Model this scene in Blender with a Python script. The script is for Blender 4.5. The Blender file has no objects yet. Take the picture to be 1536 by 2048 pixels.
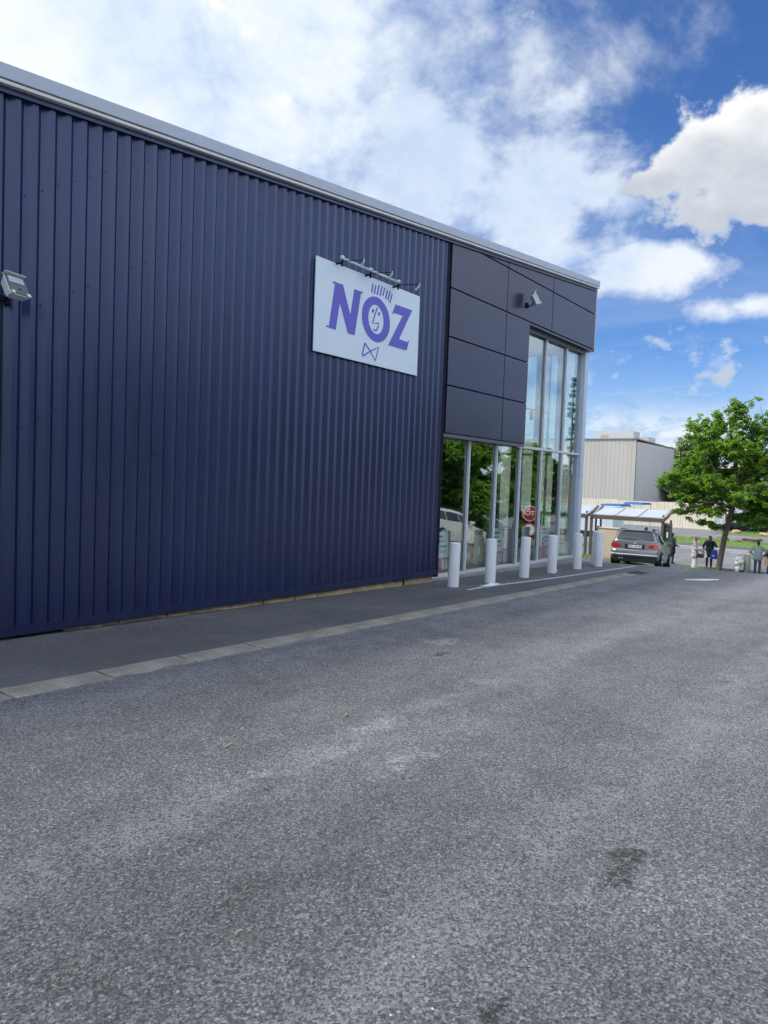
import bpy, bmesh, math, random
import numpy as np
from mathutils import Vector, Matrix
random.seed(7); rng = np.random.default_rng(7)
R = math.radians
sc = bpy.context.scene
col = sc.collection

# ------------------------------------------------------------------ camera
YAW, PITCH, ROLL, FPX = 0.913221925, -0.0426127032, 0.0373747838, 1440.0
fw = Vector((math.sin(YAW)*math.cos(PITCH), math.cos(YAW)*math.cos(PITCH), math.sin(PITCH)))
rt = fw.cross(Vector((0, 0, 1))).normalized(); up = rt.cross(fw)
rt2 = math.cos(ROLL)*rt + math.sin(ROLL)*up; up2 = -math.sin(ROLL)*rt + math.cos(ROLL)*up
cd = bpy.data.cameras.new('camera'); cam = bpy.data.objects.new('camera', cd); col.objects.link(cam)
cam.matrix_world = Matrix(((rt2.x, up2.x, -fw.x, 0), (rt2.y, up2.y, -fw.y, 0), (rt2.z, up2.z, -fw.z, 2.0), (0, 0, 0, 1)))
cd.sensor_fit = 'VERTICAL'; cd.sensor_height = 36.0; cd.lens = FPX/2048*36.0
cd.clip_start = 0.05; cd.clip_end = 3000
sc.camera = cam

# ------------------------------------------------------------------ node helper
class NT:
    def __init__(s, tree): s.t = tree; s.N = tree.nodes; s.L = tree.links
    def n(s, typ, **kw):
        o = s.N.new(typ)
        for k, v in kw.items(): setattr(o, k, v)
        return o
    def put(s, sock, v):
        if isinstance(v, bpy.types.NodeSocket): s.L.new(v, sock)
        elif v is not None:
            try: sock.default_value = v
            except Exception: sock.default_value = (*v, 1.0)
    def m(s, op, a, b=None, c=None, clamp=False):
        o = s.n('ShaderNodeMath', operation=op, use_clamp=clamp)
        s.put(o.inputs[0], a)
        if b is not None: s.put(o.inputs[1], b)
        if c is not None: s.put(o.inputs[2], c)
        return o.outputs[0]
    def v(s, op, a, b=None):
        o = s.n('ShaderNodeVectorMath', operation=op)
        s.put(o.inputs[0], a)
        if b is not None:
            if op == 'SCALE': s.put(o.inputs[3], b)
            else: s.put(o.inputs[1], b)
        return o.outputs[1] if op in ('LENGTH', 'DOT_PRODUCT', 'DISTANCE') else o.outputs[0]
    def sm(s, x, lo, hi, a=0.0, b=1.0, lin=False):
        o = s.n('ShaderNodeMapRange', interpolation_type='LINEAR' if lin else 'SMOOTHSTEP')
        for i, q in enumerate((x, lo, hi, a, b)): s.put(o.inputs[i], q)
        return o.outputs[0]
    def noise(s, vec, scale, detail=4, rough=.5, dist=0.0, out=0):
        o = s.n('ShaderNodeTexNoise'); s.put(o.inputs['Vector'], vec)
        o.inputs['Scale'].default_value = scale; o.inputs['Detail'].default_value = detail
        o.inputs['Roughness'].default_value = rough; o.inputs['Distortion'].default_value = dist
        return o.outputs[out]
    def vor(s, vec, scale, out='Color', feature='F1', rnd=1.0):
        o = s.n('ShaderNodeTexVoronoi', feature=feature); s.put(o.inputs['Vector'], vec)
        o.inputs['Scale'].default_value = scale; o.inputs['Randomness'].default_value = rnd
        return o.outputs[out]
    def mix(s, f, a, b, blend='MIX'):
        o = s.n('ShaderNodeMix', data_type='RGBA', blend_type=blend)
        s.put(o.inputs[0], f); s.put(o.inputs[6], a if not isinstance(a, tuple) else (*a[:3], 1)); s.put(o.inputs[7], b if not isinstance(b, tuple) else (*b[:3], 1))
        return o.outputs[2]
    def comb(s, x, y, z):
        o = s.n('ShaderNodeCombineXYZ')
        for i, q in enumerate((x, y, z)): s.put(o.inputs[i], q)
        return o.outputs[0]
    def sep(s, v):
        o = s.n('ShaderNodeSeparateXYZ'); s.put(o.inputs[0], v); return o.outputs
    def ramp(s, f, stops):
        o = s.n('ShaderNodeValToRGB'); s.put(o.inputs[0], f); e = o.color_ramp.elements
        while len(e) < len(stops): e.new(0.5)
        for el, (p, c) in zip(e, stops):
            el.position = p; el.color = (c, c, c, 1) if isinstance(c, (int, float)) else (*c, 1)
        return o.outputs[0]

# ------------------------------------------------------------------ sky with clouds, sun, exposure
SUN_DIR = Vector((-0.50, 0.62, 1.02)).normalized()          # towards the sun: high, behind the store roof
SUN_EL = math.asin(SUN_DIR.z); SUN_AZ = math.atan2(SUN_DIR.x, SUN_DIR.y)
def view_dir(px, py): return (fw + (px-768)/FPX*rt2 - (py-1024)/FPX*up2).normalized()
w = bpy.data.worlds.new('World'); sc.world = w; w.use_nodes = True
w.node_tree.nodes.clear(); k = NT(w.node_tree)
sky = k.n('ShaderNodeTexSky', sky_type='NISHITA', sun_disc=False, sun_elevation=SUN_EL, sun_rotation=SUN_AZ, air_density=1.0, dust_density=0.10, ozone_density=2.2)
tc = k.n('ShaderNodeTexCoord'); D0 = tc.outputs['Generated']
def blob(d, px, py, r, asp=1.0):
    q = k.v('SUBTRACT', d, tuple(view_dir(px, py)))
    if asp != 1.0: q = k.v('MULTIPLY', q, (1, 1, asp))
    return k.sm(k.v('LENGTH', q), 0.0, r/FPX, 1.0, 0.0, lin=True)
def mx(lst):
    a = lst[0]
    for b in lst[1:]: a = k.m('MAXIMUM', a, b)
    return a
def cumulus(d, blobs, scale, amp, gain=1.15):
    n = k.noise(k.v('MULTIPLY', d, (1, 1, 1.35)), scale, 7, .60, .12)
    b = mx([blob(d, *q) for q in blobs])
    return k.m('ADD', k.m('MULTIPLY', b, gain), k.m('MULTIPLY', k.m('SUBTRACT', n, .5), amp))
HEAPS = [(1480, 345, 215, 1.5), (1320, 365, 90, 2.2), (1530, 260, 110, 1.1), (1540, 420, 120, 2.0)]
SOFT = [(1060, 410, 250, 1.1), (1190, 385, 130, 1.6), (860, 330, 280, 1.0), (1500, 613, 150, 4.0), (1275, 545, 190, 3.0)]
c0 = cumulus(D0, HEAPS, 11.0, 3.1, 1.5)
hn = k.noise(k.v('MULTIPLY', D0, (1, 1, 1.6)), 9.0, 4, .55)
e0 = cumulus(D0, SOFT, 9.0, 2.3, 1.15)
dx, dy, dz = k.sep(D0)
zc = k.m('ADD', k.m('MAXIMUM', dz, 0.0), 0.10)
pl = k.comb(k.m('DIVIDE', dx, zc), k.m('DIVIDE', dy, zc), 0.0)
# broad bright sheet around the sun, thinning out to torn edges
sheet_n = k.noise(k.v('MULTIPLY', D0, (1, 1, 1.2)), 3.8, 7, .62, .12)
sun_side = k.v('DOT_PRODUCT', D0, tuple(view_dir(60, -60)))
sheet = k.sm(k.m('ADD', k.m('MULTIPLY', k.m('SUBTRACT', sheet_n, .5), .62), sun_side), 0.76, 0.97)
# thin veils and streaks on a flat layer
veil_n = k.noise(k.v('MULTIPLY', pl, (.55, 1.0, 1)), .9, 6, .58, .15)
veil = k.m('MULTIPLY', k.sm(veil_n, .42, .76), .30)
strk_n = k.noise(k.v('MULTIPLY', pl, (.42, .16, 1)), 1.5, 6, .62, .15)
low = k.sm(dz, 0.30, 0.12)                                  # streaks and distant heaps low in the sky
strk = k.m('MULTIPLY', k.m('MULTIPLY', k.sm(strk_n, .44, .70), .8), low)
heap_n = k.noise(k.v('MULTIPLY', D0, (1, 1, 2.2)), 11.0, 6, .6, .2)
heap = k.m('MULTIPLY', k.sm(heap_n, .44, .60), k.sm(dz, .150, .05))
haze = k.m('MULTIPLY', k.sm(dz, .20, -.02), .75)
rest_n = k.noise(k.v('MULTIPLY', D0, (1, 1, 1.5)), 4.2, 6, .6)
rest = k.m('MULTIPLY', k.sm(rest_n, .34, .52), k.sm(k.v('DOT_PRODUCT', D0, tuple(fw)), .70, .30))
hi = k.sm(c0, 0.30, 0.72); so_ = k.m('MULTIPLY', k.sm(e0, 0.10, 0.80), .9)
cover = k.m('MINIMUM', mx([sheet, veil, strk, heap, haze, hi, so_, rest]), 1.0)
lit = k.sm(k.m('ADD', k.m('ADD', dz, k.m('MULTIPLY', k.m('SUBTRACT', hn, .5), .20)), k.m('MULTIPLY', c0, -.03)), .30, .43)
lit2 = k.sm(sheet_n, .34, .66)
body = k.mix(lit, (.55, .60, .68), (1.0, 1.0, 1.0))
thin = k.mix(lit2, (.60, .74, .95), (.94, .985, 1.02))
far = k.mix(k.sm(heap_n, .50, .66), (.58, .70, .85), (.96, .98, 1.0))
ccol = k.mix(k.m('MULTIPLY', heap, k.m('SUBTRACT', 1.0, hi)), thin, far)
ccol = k.mix(k.sm(k.m('SUBTRACT', haze, mx([sheet, strk, heap])), 0.0, .25), ccol, (.60, .76, .95))
ccol = k.mix(hi, ccol, body)
ccol = k.mix(rest, ccol, (1.22, 1.36, 1.60))  # clouds out of view, set brighter to add fill light on the shaded front
bg1 = k.n('ShaderNodeBackground'); bg1.inputs[1].default_value = 0.055
skyc = k.mix(1.0, sky.outputs[0], (.58, .89, 1.36), 'MULTIPLY')
k.L.new(skyc, bg1.inputs[0])
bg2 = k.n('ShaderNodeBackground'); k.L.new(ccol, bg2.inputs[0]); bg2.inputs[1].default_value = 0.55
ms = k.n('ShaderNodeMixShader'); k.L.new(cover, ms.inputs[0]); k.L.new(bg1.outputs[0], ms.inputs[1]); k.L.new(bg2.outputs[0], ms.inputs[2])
w.cycles.sampling_method = 'MANUAL'; w.cycles.sample_map_resolution = 256
wo = k.n('ShaderNodeOutputWorld'); k.L.new(ms.outputs[0], wo.inputs[0])

sl = bpy.data.lights.new('sun', 'SUN'); sl.energy = 2.0; sl.angle = R(16); sl.color = (1.0, .95, .87)
so = bpy.data.objects.new('sun', sl); col.objects.link(so)
so.rotation_euler = (-SUN_DIR).to_track_quat('-Z', 'Y').to_euler(); so.location = (0, 0, 60)
sc.view_settings.view_transform = 'Standard'; sc.view_settings.look = 'None'
sc.view_settings.exposure = 0.92; sc.view_settings.gamma = 1.0
sc.render.film_transparent = False
sc.cycles.use_adaptive_sampling = True; sc.cycles.adaptive_threshold = .03
sc.cycles.diffuse_bounces = 3; sc.cycles.glossy_bounces = 3; sc.cycles.max_bounces = 8; sc.cycles.transparent_max_bounces = 16; sc.cycles.use_denoising = True

# ------------------------------------------------------------------ mesh helpers
class MB:
    def __init__(s): s.V = []; s.F = []; s.I = []; s.mi = 0
    def add(s, vs, fs):
        o = len(s.V); s.V += [tuple(v) for v in vs]
        for f in fs: s.F.append(tuple(o+i for i in f)); s.I.append(s.mi)
        return s
    def box(s, x0, x1, y0, y1, z0, z1):
        vs = [(x, y, z) for z in (z0, z1) for y in (y0, y1) for x in (x0, x1)]
        return s.add(vs, [(0, 2, 3, 1), (4, 5, 7, 6), (0, 1, 5, 4), (2, 6, 7, 3), (0, 4, 6, 2), (1, 3, 7, 5)])
    def hexa(s, p):      # 8 points: bottom ring 4, top ring 4
        return s.add(p, [(3, 2, 1, 0), (4, 5, 6, 7), (0, 1, 5, 4), (1, 2, 6, 5), (2, 3, 7, 6), (3, 0, 4, 7)])
    def prism_xz(s, poly, y0, y1):
        n = len(poly); vs = [(x, y0, z) for x, z in poly]+[(x, y1, z) for x, z in poly]
        return s.add(vs, [tuple(range(n)), tuple(range(2*n-1, n-1, -1))]+[(i, i+n, (i+1) % n+n, (i+1) % n) for i in range(n)])
    def prism_yz(s, poly, x0, x1):
        n = len(poly); vs = [(x0, y, z) for y, z in poly]+[(x1, y, z) for y, z in poly]
        return s.add(vs, [tuple(range(n-1, -1, -1)), tuple(range(n, 2*n))]+[(i, (i+1) % n, (i+1) % n+n, i+n) for i in range(n)])
    def prism_xy(s, poly, z0, z1):
        n = len(poly); vs = [(x, y, z0) for x, y in poly]+[(x, y, z1) for x, y in poly]
        return s.add(vs, [tuple(range(n-1, -1, -1)), tuple(range(n, 2*n))]+[(i, (i+1) % n, (i+1) % n+n, i+n) for i in range(n)])
    def tube(s, pts, r, n=8, cap=True):
        pts = [Vector(p) for p in pts]; rs = r if isinstance(r, (list, tuple)) else [r]*len(pts)
        rings = []; prev = None
        for i, p in enumerate(pts):
            t = (pts[min(i+1, len(pts)-1)]-pts[max(i-1, 0)]).normalized()
            a = prev if prev is not None else (Vector((0, 0, 1)) if abs(t.z) < .9 else Vector((1, 0, 0)))
            u = (a - t*a.dot(t)).normalized(); prev = u; v = t.cross(u)
            rings.append([p+rs[i]*(math.cos(2*math.pi*j/n)*u+math.sin(2*math.pi*j/n)*v) for j in range(n)])
        vs = [q for ring in rings for q in ring]; fs = []
        for i in range(len(pts)-1):
            for j in range(n): fs.append((i*n+j, i*n+(j+1) % n, (i+1)*n+(j+1) % n, (i+1)*n+j))
        if cap: fs += [tuple(range(n-1, -1, -1)), tuple(range((len(pts)-1)*n, len(pts)*n))]
        return s.add(vs, fs)
    def lathe(s, prof, n=24, c=(0, 0, 0), ax='z'):
        vs = []; fs = []
        for r, h in prof:
            for j in range(n):
                a = 2*math.pi*j/n; p = (r*math.cos(a), r*math.sin(a), h)
                if ax == 'y': p = (p[0], p[2], -p[1])
                if ax == 'x': p = (p[2], p[0], p[1])
                vs.append((p[0]+c[0], p[1]+c[1], p[2]+c[2]))
        for i in range(len(prof)-1):
            for j in range(n): fs.append((i*n+j, i*n+(j+1) % n, (i+1)*n+(j+1) % n, (i+1)*n+j))
        fs += [tuple(range(n-1, -1, -1)), tuple(range((len(prof)-1)*n, len(prof)*n))]
        return s.add(vs, fs)
    def grid(s, rows):
        m = len(rows[0]); vs = [p for r in rows for p in r]; fs = []
        for i in range(len(rows)-1):
            for j in range(m-1): fs.append((i*m+j, i*m+j+1, (i+1)*m+j+1, (i+1)*m+j))
        return s.add(vs, fs)
    def build(s, name, mat, parent=None, smooth=False, bevel=0.0, loc=None):
        me = bpy.data.meshes.new(name); me.from_pydata(s.V, [], s.F); me.validate()
        ml = mat if isinstance(mat, (list, tuple)) else [mat]
        for m_ in ml: me.materials.append(m_)
        if len(ml) > 1 and len(me.polygons) == len(s.I): me.polygons.foreach_set('material_index', s.I)
        bm = bmesh.new(); bm.from_mesh(me); bmesh.ops.recalc_face_normals(bm, faces=bm.faces[:]); bm.to_mesh(me); bm.free()
        if smooth:
            me.polygons.foreach_set('use_smooth', [True]*len(me.polygons))
        o = bpy.data.objects.new(name, me); col.objects.link(o)
        if parent: o.parent = parent
        if loc: o.location = loc
        if bevel:
            b = o.modifiers.new('edge', 'BEVEL'); b.width = bevel; b.segments = 2; b.limit_method = 'ANGLE'
        return o
def soft(o, ang=40):
    o.data.polygons.foreach_set('use_smooth', [True]*len(o.data.polygons))
    bm = bmesh.new(); bm.from_mesh(o.data)
    for e in bm.edges:
        if len(e.link_faces) == 2 and e.calc_face_angle(0) > R(ang): e.smooth = False
    bm.to_mesh(o.data); bm.free(); return o
def tag(o, label=None, cat=None, group=None, kind=None):
    if label: o['label'] = label
    if cat: o['category'] = cat
    if group: o['group'] = group
    if kind: o['kind'] = kind
    return o
def empty(name, loc=(0, 0, 0), rz=0.0, ry=0.0):
    o = bpy.data.objects.new(name, None); col.objects.link(o); o.location = loc
    o.rotation_euler = (0, ry, rz); o.empty_display_size = .2
    return o
def copy_tree(o, parent=None):
    c = o.copy(); col.objects.link(c)
    if parent: c.parent = parent
    for ch in list(o.children): copy_tree(ch, c)
    return c

# ------------------------------------------------------------------ materials
def bsdf(name):
    m = bpy.data.materials.new(name); m.use_nodes = True; t = NT(m.node_tree)
    return m, t, t.N['Principled BSDF']
def P(name, c, rough=.5, metal=0.0, spec=.5, var=.12, vs=3.0, bump=0.0, bs=60.0, coat=0.0, streak=False, rvar=.1):
    m, t, b = bsdf(name)
    pos = t.n('ShaderNodeTexCoord').outputs['Object']
    if streak: pos2 = t.v('MULTIPLY', pos, (1, 1, .12))
    else: pos2 = pos
    n1 = t.noise(pos2, vs, 6, .6); n2 = t.noise(pos, vs*9, 3, .6)
    f = t.m('ADD', t.m('MULTIPLY', n1, .7), t.m('MULTIPLY', n2, .3))
    f = t.sm(f, .3, .7, lin=True)
    t.L.new(t.mix(f, tuple(x*(1-var) for x in c), tuple(min(1, x*(1+var)) for x in c)), b.inputs['Base Color'])
    t.put(b.inputs['Roughness'], t.sm(n1, .3, .7, max(.02, rough-rvar*rough), min(1, rough+rvar*rough), lin=True))
    b.inputs['Metallic'].default_value = metal; b.inputs['Specular IOR Level'].default_value = spec
    b.inputs['Coat Weight'].default_value = coat; b.inputs['Coat Roughness'].default_value = .06
    if bump:
        bn = t.n('ShaderNodeBump'); bn.inputs['Strength'].default_value = bump; bn.inputs['Distance'].default_value = .01
        t.L.new(t.noise(pos, bs, 5, .6), bn.inputs['Height']); t.L.new(bn.outputs[0], b.inputs['Normal'])
    return m
def stains(t, pos, spots):
    """sum of ragged patches at given ground spots (x, y, rx, ry)"""
    acc = None
    nn = t.noise(pos, 5.0, 7, .75)
    for x, y, rx, ry in spots:
        q = t.v('MULTIPLY', t.v('SUBTRACT', pos, (x, y, 0)), (1/rx, 1/ry, 0))
        d = t.sm(t.v('LENGTH', q), 0, 1, 1, 0, lin=True)
        v_ = t.m('MULTIPLY', d, 1.0)
        acc = v_ if acc is None else t.m('MAXIMUM', acc, v_)
    return t.m('ADD', acc, t.m('MULTIPLY', t.m('SUBTRACT', nn, .5), t.sm(acc, 0.0, .25, 0.0, 2.6, lin=True)))

def asphalt(name, tone=1.0, coarse=True):
    m, t, b = bsdf(name)
    pos = t.n('ShaderNodeNewGeometry').outputs['Position']
    s1 = 112 if coarse else 190
    wpos = t.v('ADD', pos, t.v('SCALE', t.noise(pos, 60, 2, .5, 0, 1), .012))
    cell = t.sep(t.vor(wpos, s1, 'Color'))[0]
    cell2 = t.sep(t.vor(wpos, s1*2.3, 'Color'))[1]
    stone = t.ramp(cell, [(0, .018), (.3, .055), (.6, .12), (.85, .19), (1.0, .30)] if coarse else [(0, .045), (.5, .06), (.9, .085), (1.0, .14)])
    fine = t.ramp(cell2, [(0, .035), (.5, .10), (1, .20)] if coarse else [(0, .045), (1, .085)])
    c = t.mix(.38, stone, fine)
    grit = t.noise(pos, 58 if coarse else 60, 8, .82, .2)
    if coarse:
        gm = t.sm(grit, .36, .64, .46, 1.54, lin=True)
        c = t.mix(1.0, c, t.comb(gm, gm, gm), 'MULTIPLY')
    # broad blotches, polished bands along the lane and dusty drifts
    big = t.noise(pos, .55, 6, .62, .4)
    lane = t.noise(t.v('MULTIPLY', pos, (.10, .9, 1)), 1.1, 6, .6, .3)
    mid = t.noise(pos, 3.4, 6, .65)
    g_ = t.m('ADD', t.m('MULTIPLY', big, .40), t.m('ADD', t.m('MULTIPLY', lane, .36), t.m('MULTIPLY', mid, .24)))
    gain = t.sm(g_, .36, .64, 0.95*tone, 2.2*tone, lin=True)
    c = t.mix(1.0, c, t.comb(gain, gain, gain), 'MULTIPLY')
    c = t.mix(1.0, c, (.99, 1.0, 1.03), 'MULTIPLY')
    dust = t.m('MULTIPLY', t.sm(t.noise(t.v('MULTIPLY', pos, (.35, 1.0, 1)), 1.4, 7, .68, .5), .53, .72), 0.34 if coarse else .22)
    c = t.mix(t.m('MULTIPLY', dust, t.sm(t.m('ADD', cell, t.noise(pos, 24, 4, .7)), .5, 1.2, .35, 1.3)), c, (.25, .255, .27))
    if coarse:
        px_, py_, pz_ = t.sep(pos)
        wy = t.m('ADD', py_, t.m('MULTIPLY', t.m('SUBTRACT', t.noise(t.v('MULTIPLY', pos, (.3, .3, 1)), 1.0, 4, .6), .5), .9))
        tr_ = None
        for y0, hw in ((5.25, .55), (3.05, .34), (1.35, .32), (-.4, .35)):
            q = t.sm(t.m('ABSOLUTE', t.m('SUBTRACT', wy, y0)), 0.0, hw, 1.0, 0.0)
            tr_ = q if tr_ is None else t.m('MAXIMUM', tr_, q)
        trk = t.m('MULTIPLY', t.m('MULTIPLY', tr_, t.sm(t.noise(pos, 2.6, 6, .7), .36, .62)), t.sm(t.m('ADD', cell, t.noise(pos, 24, 4, .7)), .55, 1.25))
        c = t.mix(t.m('MULTIPLY', trk, .70), c, (.34, .348, .36))
    # single pale chips
    chip = t.m('MULTIPLY', t.sm(cell, .975, .988), t.sm(t.noise(pos, 2.1, 4, .6), .50, .66))
    c = t.mix(t.m('MULTIPLY', chip, .8), c, (.52, .51, .50))
    if coarse:
        wh = stains(t, pos, [(6.95, 4.47, .60, .32), (2.87, 3.04, .28, .15), (3.97, 3.10, .50, .20), (3.45, 2.95, .6, .14), (3.6, 2.55, .6, .24)])
        whm = t.m('MULTIPLY', t.sm(wh, .34, .70), t.sm(t.noise(pos, 30, 6, .8), .46, .58))
        c = t.mix(t.m('MULTIPLY', whm, .40), c, (.70, .70, .70))
        dk = stains(t, pos, [(3.05, 1.02, .22, .13), (3.28, 1.05, .16, .12), (6.4, 4.1, .25, .08), (4.6, 2.3, .10, .05), (2.02, 1.02, .16, .07), (2.75, 2.85, .06, .04)])
        dkm = t.m('MULTIPLY', t.sm(dk, .28, .62), t.sm(t.noise(pos, 38, 5, .75), .38, .54))
        c = t.mix(t.m('MULTIPLY', dkm, .88), c, (.028, .028, .026))
    t.L.new(c, b.inputs['Base Color'])
    b.inputs['Roughness'].default_value = .76 if coarse else .72
    b.inputs['Specular IOR Level'].default_value = .45
    h = t.m('ADD', t.m('MULTIPLY', t.vor(wpos, s1, 'Distance'), -.40), t.m('MULTIPLY', grit, 2.2))
    bn = t.n('ShaderNodeBump'); bn.inputs['Strength'].default_value = 0.9 if coarse else .35; bn.inputs['Distance'].default_value = .012 if coarse else .004
    t.L.new(h, bn.inputs['Height']); t.L.new(bn.outputs[0], b.inputs['Normal'])
    return m

def metal_sheet(name, base, rough, dirt=.25):
    """lacquered sheet steel: streaks, chalky fading, speckles"""
    m, t, b = bsdf(name)
    pos = t.n('ShaderNodeNewGeometry').outputs['Position']
    st = t.noise(t.v('MULTIPLY', pos, (3.5, 3.5, .18)), 2.2, 6, .6)
    bl = t.noise(pos, .7, 5, .55)
    f = t.sm(t.m('ADD', t.m('MULTIPLY', st, .6), t.m('MULTIPLY', bl, .4)), .34, .66, lin=True)
    c = t.mix(f, tuple(x*(1-dirt) for x in base), tuple(x*(1+dirt*1.4) for x in base))
    ob = t.sm(t.n('ShaderNodeObjectInfo').outputs['Random'], 0, 1, .82, 1.2, lin=True); c = t.mix(1.0, c, t.comb(ob, ob, ob), 'MULTIPLY')
    sp = t.m('MULTIPLY', t.sm(t.vor(pos, 24, 'Distance'), .06, .03), t.sm(t.noise(pos, 3.0, 3, .6), .66, .72))
    c = t.mix(t.m('MULTIPLY', sp, .8), c, (.55, .58, .62))
    t.L.new(c, b.inputs['Base Color'])
    t.put(b.inputs['Roughness'], t.sm(st, .3, .7, rough*.85, rough*1.2, lin=True))
    b.inputs['Specular IOR Level'].default_value = .90; b.inputs['Specular Tint'].default_value = (.64, .77, 1.22, 1); b.inputs['Coat Weight'].default_value = .16; b.inputs['Coat Roughness'].default_value = .22; b.inputs['Coat IOR'].default_value = 1.6
    bn = t.n('ShaderNodeBump'); bn.inputs['Strength'].default_value = .05; bn.inputs['Distance'].default_value = .01
    t.L.new(t.noise(pos, 1.6, 3, .5), bn.inputs['Height']); t.L.new(bn.outputs[0], b.inputs['Normal'])
    return m
def glassmat(name, tint=(.92, .97, .935), f0=.21, gl=0.0):
    m = bpy.data.materials.new(name); m.use_nodes = True; t = NT(m.node_tree); t.N.clear()
    ge = t.n('ShaderNodeNewGeometry'); cs = t.m('ABSOLUTE', t.v('DOT_PRODUCT', ge.outputs['Normal'], ge.outputs['Incoming']))
    fz = t.m('POWER', t.m('SUBTRACT', 1.0, cs, clamp=True), 5.0); fr = t.m('ADD', f0, t.m('MULTIPLY', fz, 1-f0))
    pos = t.n('ShaderNodeNewGeometry').outputs['Position']
    bn = t.n('ShaderNodeBump'); bn.inputs['Strength'].default_value = .02; bn.inputs['Distance'].default_value = .02
    t.L.new(t.noise(pos, .9, 2, .4), bn.inputs['Height'])
    tr = t.n('ShaderNodeBsdfTransparent'); tr.inputs[0].default_value = (*tint, 1)
    g = t.n('ShaderNodeBsdfGlossy'); g.inputs['Roughness'].default_value = gl; g.inputs[0].default_value = (.94, .97, .96, 1)
    t.L.new(bn.outputs[0], g.inputs['Normal'])
    mxs = t.n('ShaderNodeMixShader'); t.L.new(fr, mxs.inputs[0]); t.L.new(tr.outputs[0], mxs.inputs[1]); t.L.new(g.outputs[0], mxs.inputs[2])
    o = t.n('ShaderNodeOutputMaterial'); t.L.new(mxs.outputs[0], o.inputs[0])
    return m
def leafmat(name, dark, mid, light, trans=.35):
    m = bpy.data.materials.new(name); m.use_nodes = True; t = NT(m.node_tree); t.N.clear()
    rnd = t.n('ShaderNodeNewGeometry').outputs['Random Per Island']
    pos = t.n('ShaderNodeTexCoord').outputs['Object']
    f = t.m('ADD', t.m('MULTIPLY', rnd, .55), t.m('MULTIPLY', t.noise(pos, 1.1, 3, .6), .55))
    c = t.ramp(f, [(.15, dark), (.5, mid), (.85, light)])
    d = t.n('ShaderNodeBsdfPrincipled'); t.L.new(c, d.inputs['Base Color']); d.inputs['Roughness'].default_value = .5; d.inputs['Specular IOR Level'].default_value = .35
    tl = t.n('ShaderNodeBsdfTranslucent'); t.L.new(t.mix(1.0, c, (1.5, 1.7, .6), 'MULTIPLY'), tl.inputs[0])
    mxs = t.n('ShaderNodeMixShader'); mxs.inputs[0].default_value = trans
    t.L.new(d.outputs[0], mxs.inputs[1]); t.L.new(tl.outputs[0], mxs.inputs[2])
    o = t.n('ShaderNodeOutputMaterial'); t.L.new(mxs.outputs[0], o.inputs[0])
    return m

M = {}
M['lot'] = asphalt('lot_asphalt', 1.0, True)
M['pave'] = asphalt('pavement_asphalt', 1.0, False)
M['road'] = asphalt('street_asphalt', 1.65, False)
M['gutter'] = P('gutter_concrete', (.26, .242, .205), .9, var=.45, vs=3.2, bump=.6, bs=60)
M['navy'] = metal_sheet('navy_cladding', (.0018, .0046, .036), .34)
M['panel'] = P('slate_panel', (.0125, .0125, .054), .32, spec=.58, coat=.05, var=.08, vs=.6, bump=.04, bs=1.2)
M['black'] = P('black_metal', (.004, .005, .012), .75, spec=.2)
M['fascia'] = P('fascia_grey', (.43, .47, .55), .42, var=.06, streak=True)
M['lip'] = P('fascia_lip', (.62, .62, .60), .4, var=.08)
M['alu'] = P('aluminium_frame', (.60, .635, .68), .35, metal=.15, var=.06)
M['darkfin'] = P('mullion_fin', (.030, .042, .042), .5)
M['column'] = P('column_paint', (.52, .59, .70), .38, var=.05)
M['glass'] = glassmat('shop_glass')
M['clearglass'] = glassmat('clear_glass', (.95, .98, .98), .04)
M['concrete'] = P('plinth_concrete', (.30, .30, .30), .85, var=.35, vs=2.5, bump=.4, bs=40)
M['stone'] = P('foundation_stone', (.46, .36, .22), .9, var=.45, vs=5, bump=.6, bs=30)
M['white'] = P('bollard_white', (.72, .74, .77), .42, var=.05, vs=4)
def scuffed(name, c):
    m, t, b = bsdf(name); pos = t.n('ShaderNodeTexCoord').outputs['Object']; wp = t.v('ADD', pos, t.n('ShaderNodeObjectInfo').outputs['Location'])
    n1 = t.noise(t.v('MULTIPLY', wp, (1, 1, .35)), 14, 6, .7); n2 = t.noise(t.v('MULTIPLY', wp, (1, 1, 2.5)), 22, 5, .7)
    cc = t.mix(t.m('MULTIPLY', t.sm(n1, .52, .74), .35), c, (.45, .44, .42)); cc = t.mix(t.m('MULTIPLY', t.sm(n2, .66, .72), .6), cc, (.25, .24, .23))
    t.L.new(cc, b.inputs['Base Color']); t.put(b.inputs['Roughness'], t.sm(n1, .3, .7, .35, .6, lin=True)); return m
M['white'] = scuffed('bollard_white', (.72, .74, .77))
M['paint'] = P('road_paint', (.62, .62, .61), .7, var=.25, vs=14, bump=.3, bs=120)
M['board'] = P('sign_board', (.66, .76, .84), .35, var=.04)
M['purple'] = P('sign_purple', (.115, .10, .52), .45, var=.05)
M['lampgrey'] = P('lamp_housing', (.66, .69, .71), .4, var=.1)
M['lampdark'] = P('lamp_front', (.11, .125, .125), .45)
M['reflector'] = P('lamp_reflector', (.75, .80, .80), .15, metal=.7)
M['inwall'] = P('interior_wall', (.10, .105, .11), .8)
M['infloor'] = P('interior_floor', (.42, .40, .36), .5)
M['card'] = P('cardboard', (.52, .36, .20), .8, var=.2, bump=.1)
M['wood'] = P('pallet_wood', (.42, .31, .18), .8, var=.3, streak=True)
M['pwhite'] = P('poster_white', (.86, .88, .93), .5, var=.05)
M['pink'] = P('poster_pink', (.62, .06, .20), .5)
M['skin'] = P('skin', (.42, .24, .16), .55, var=.06)
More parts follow.
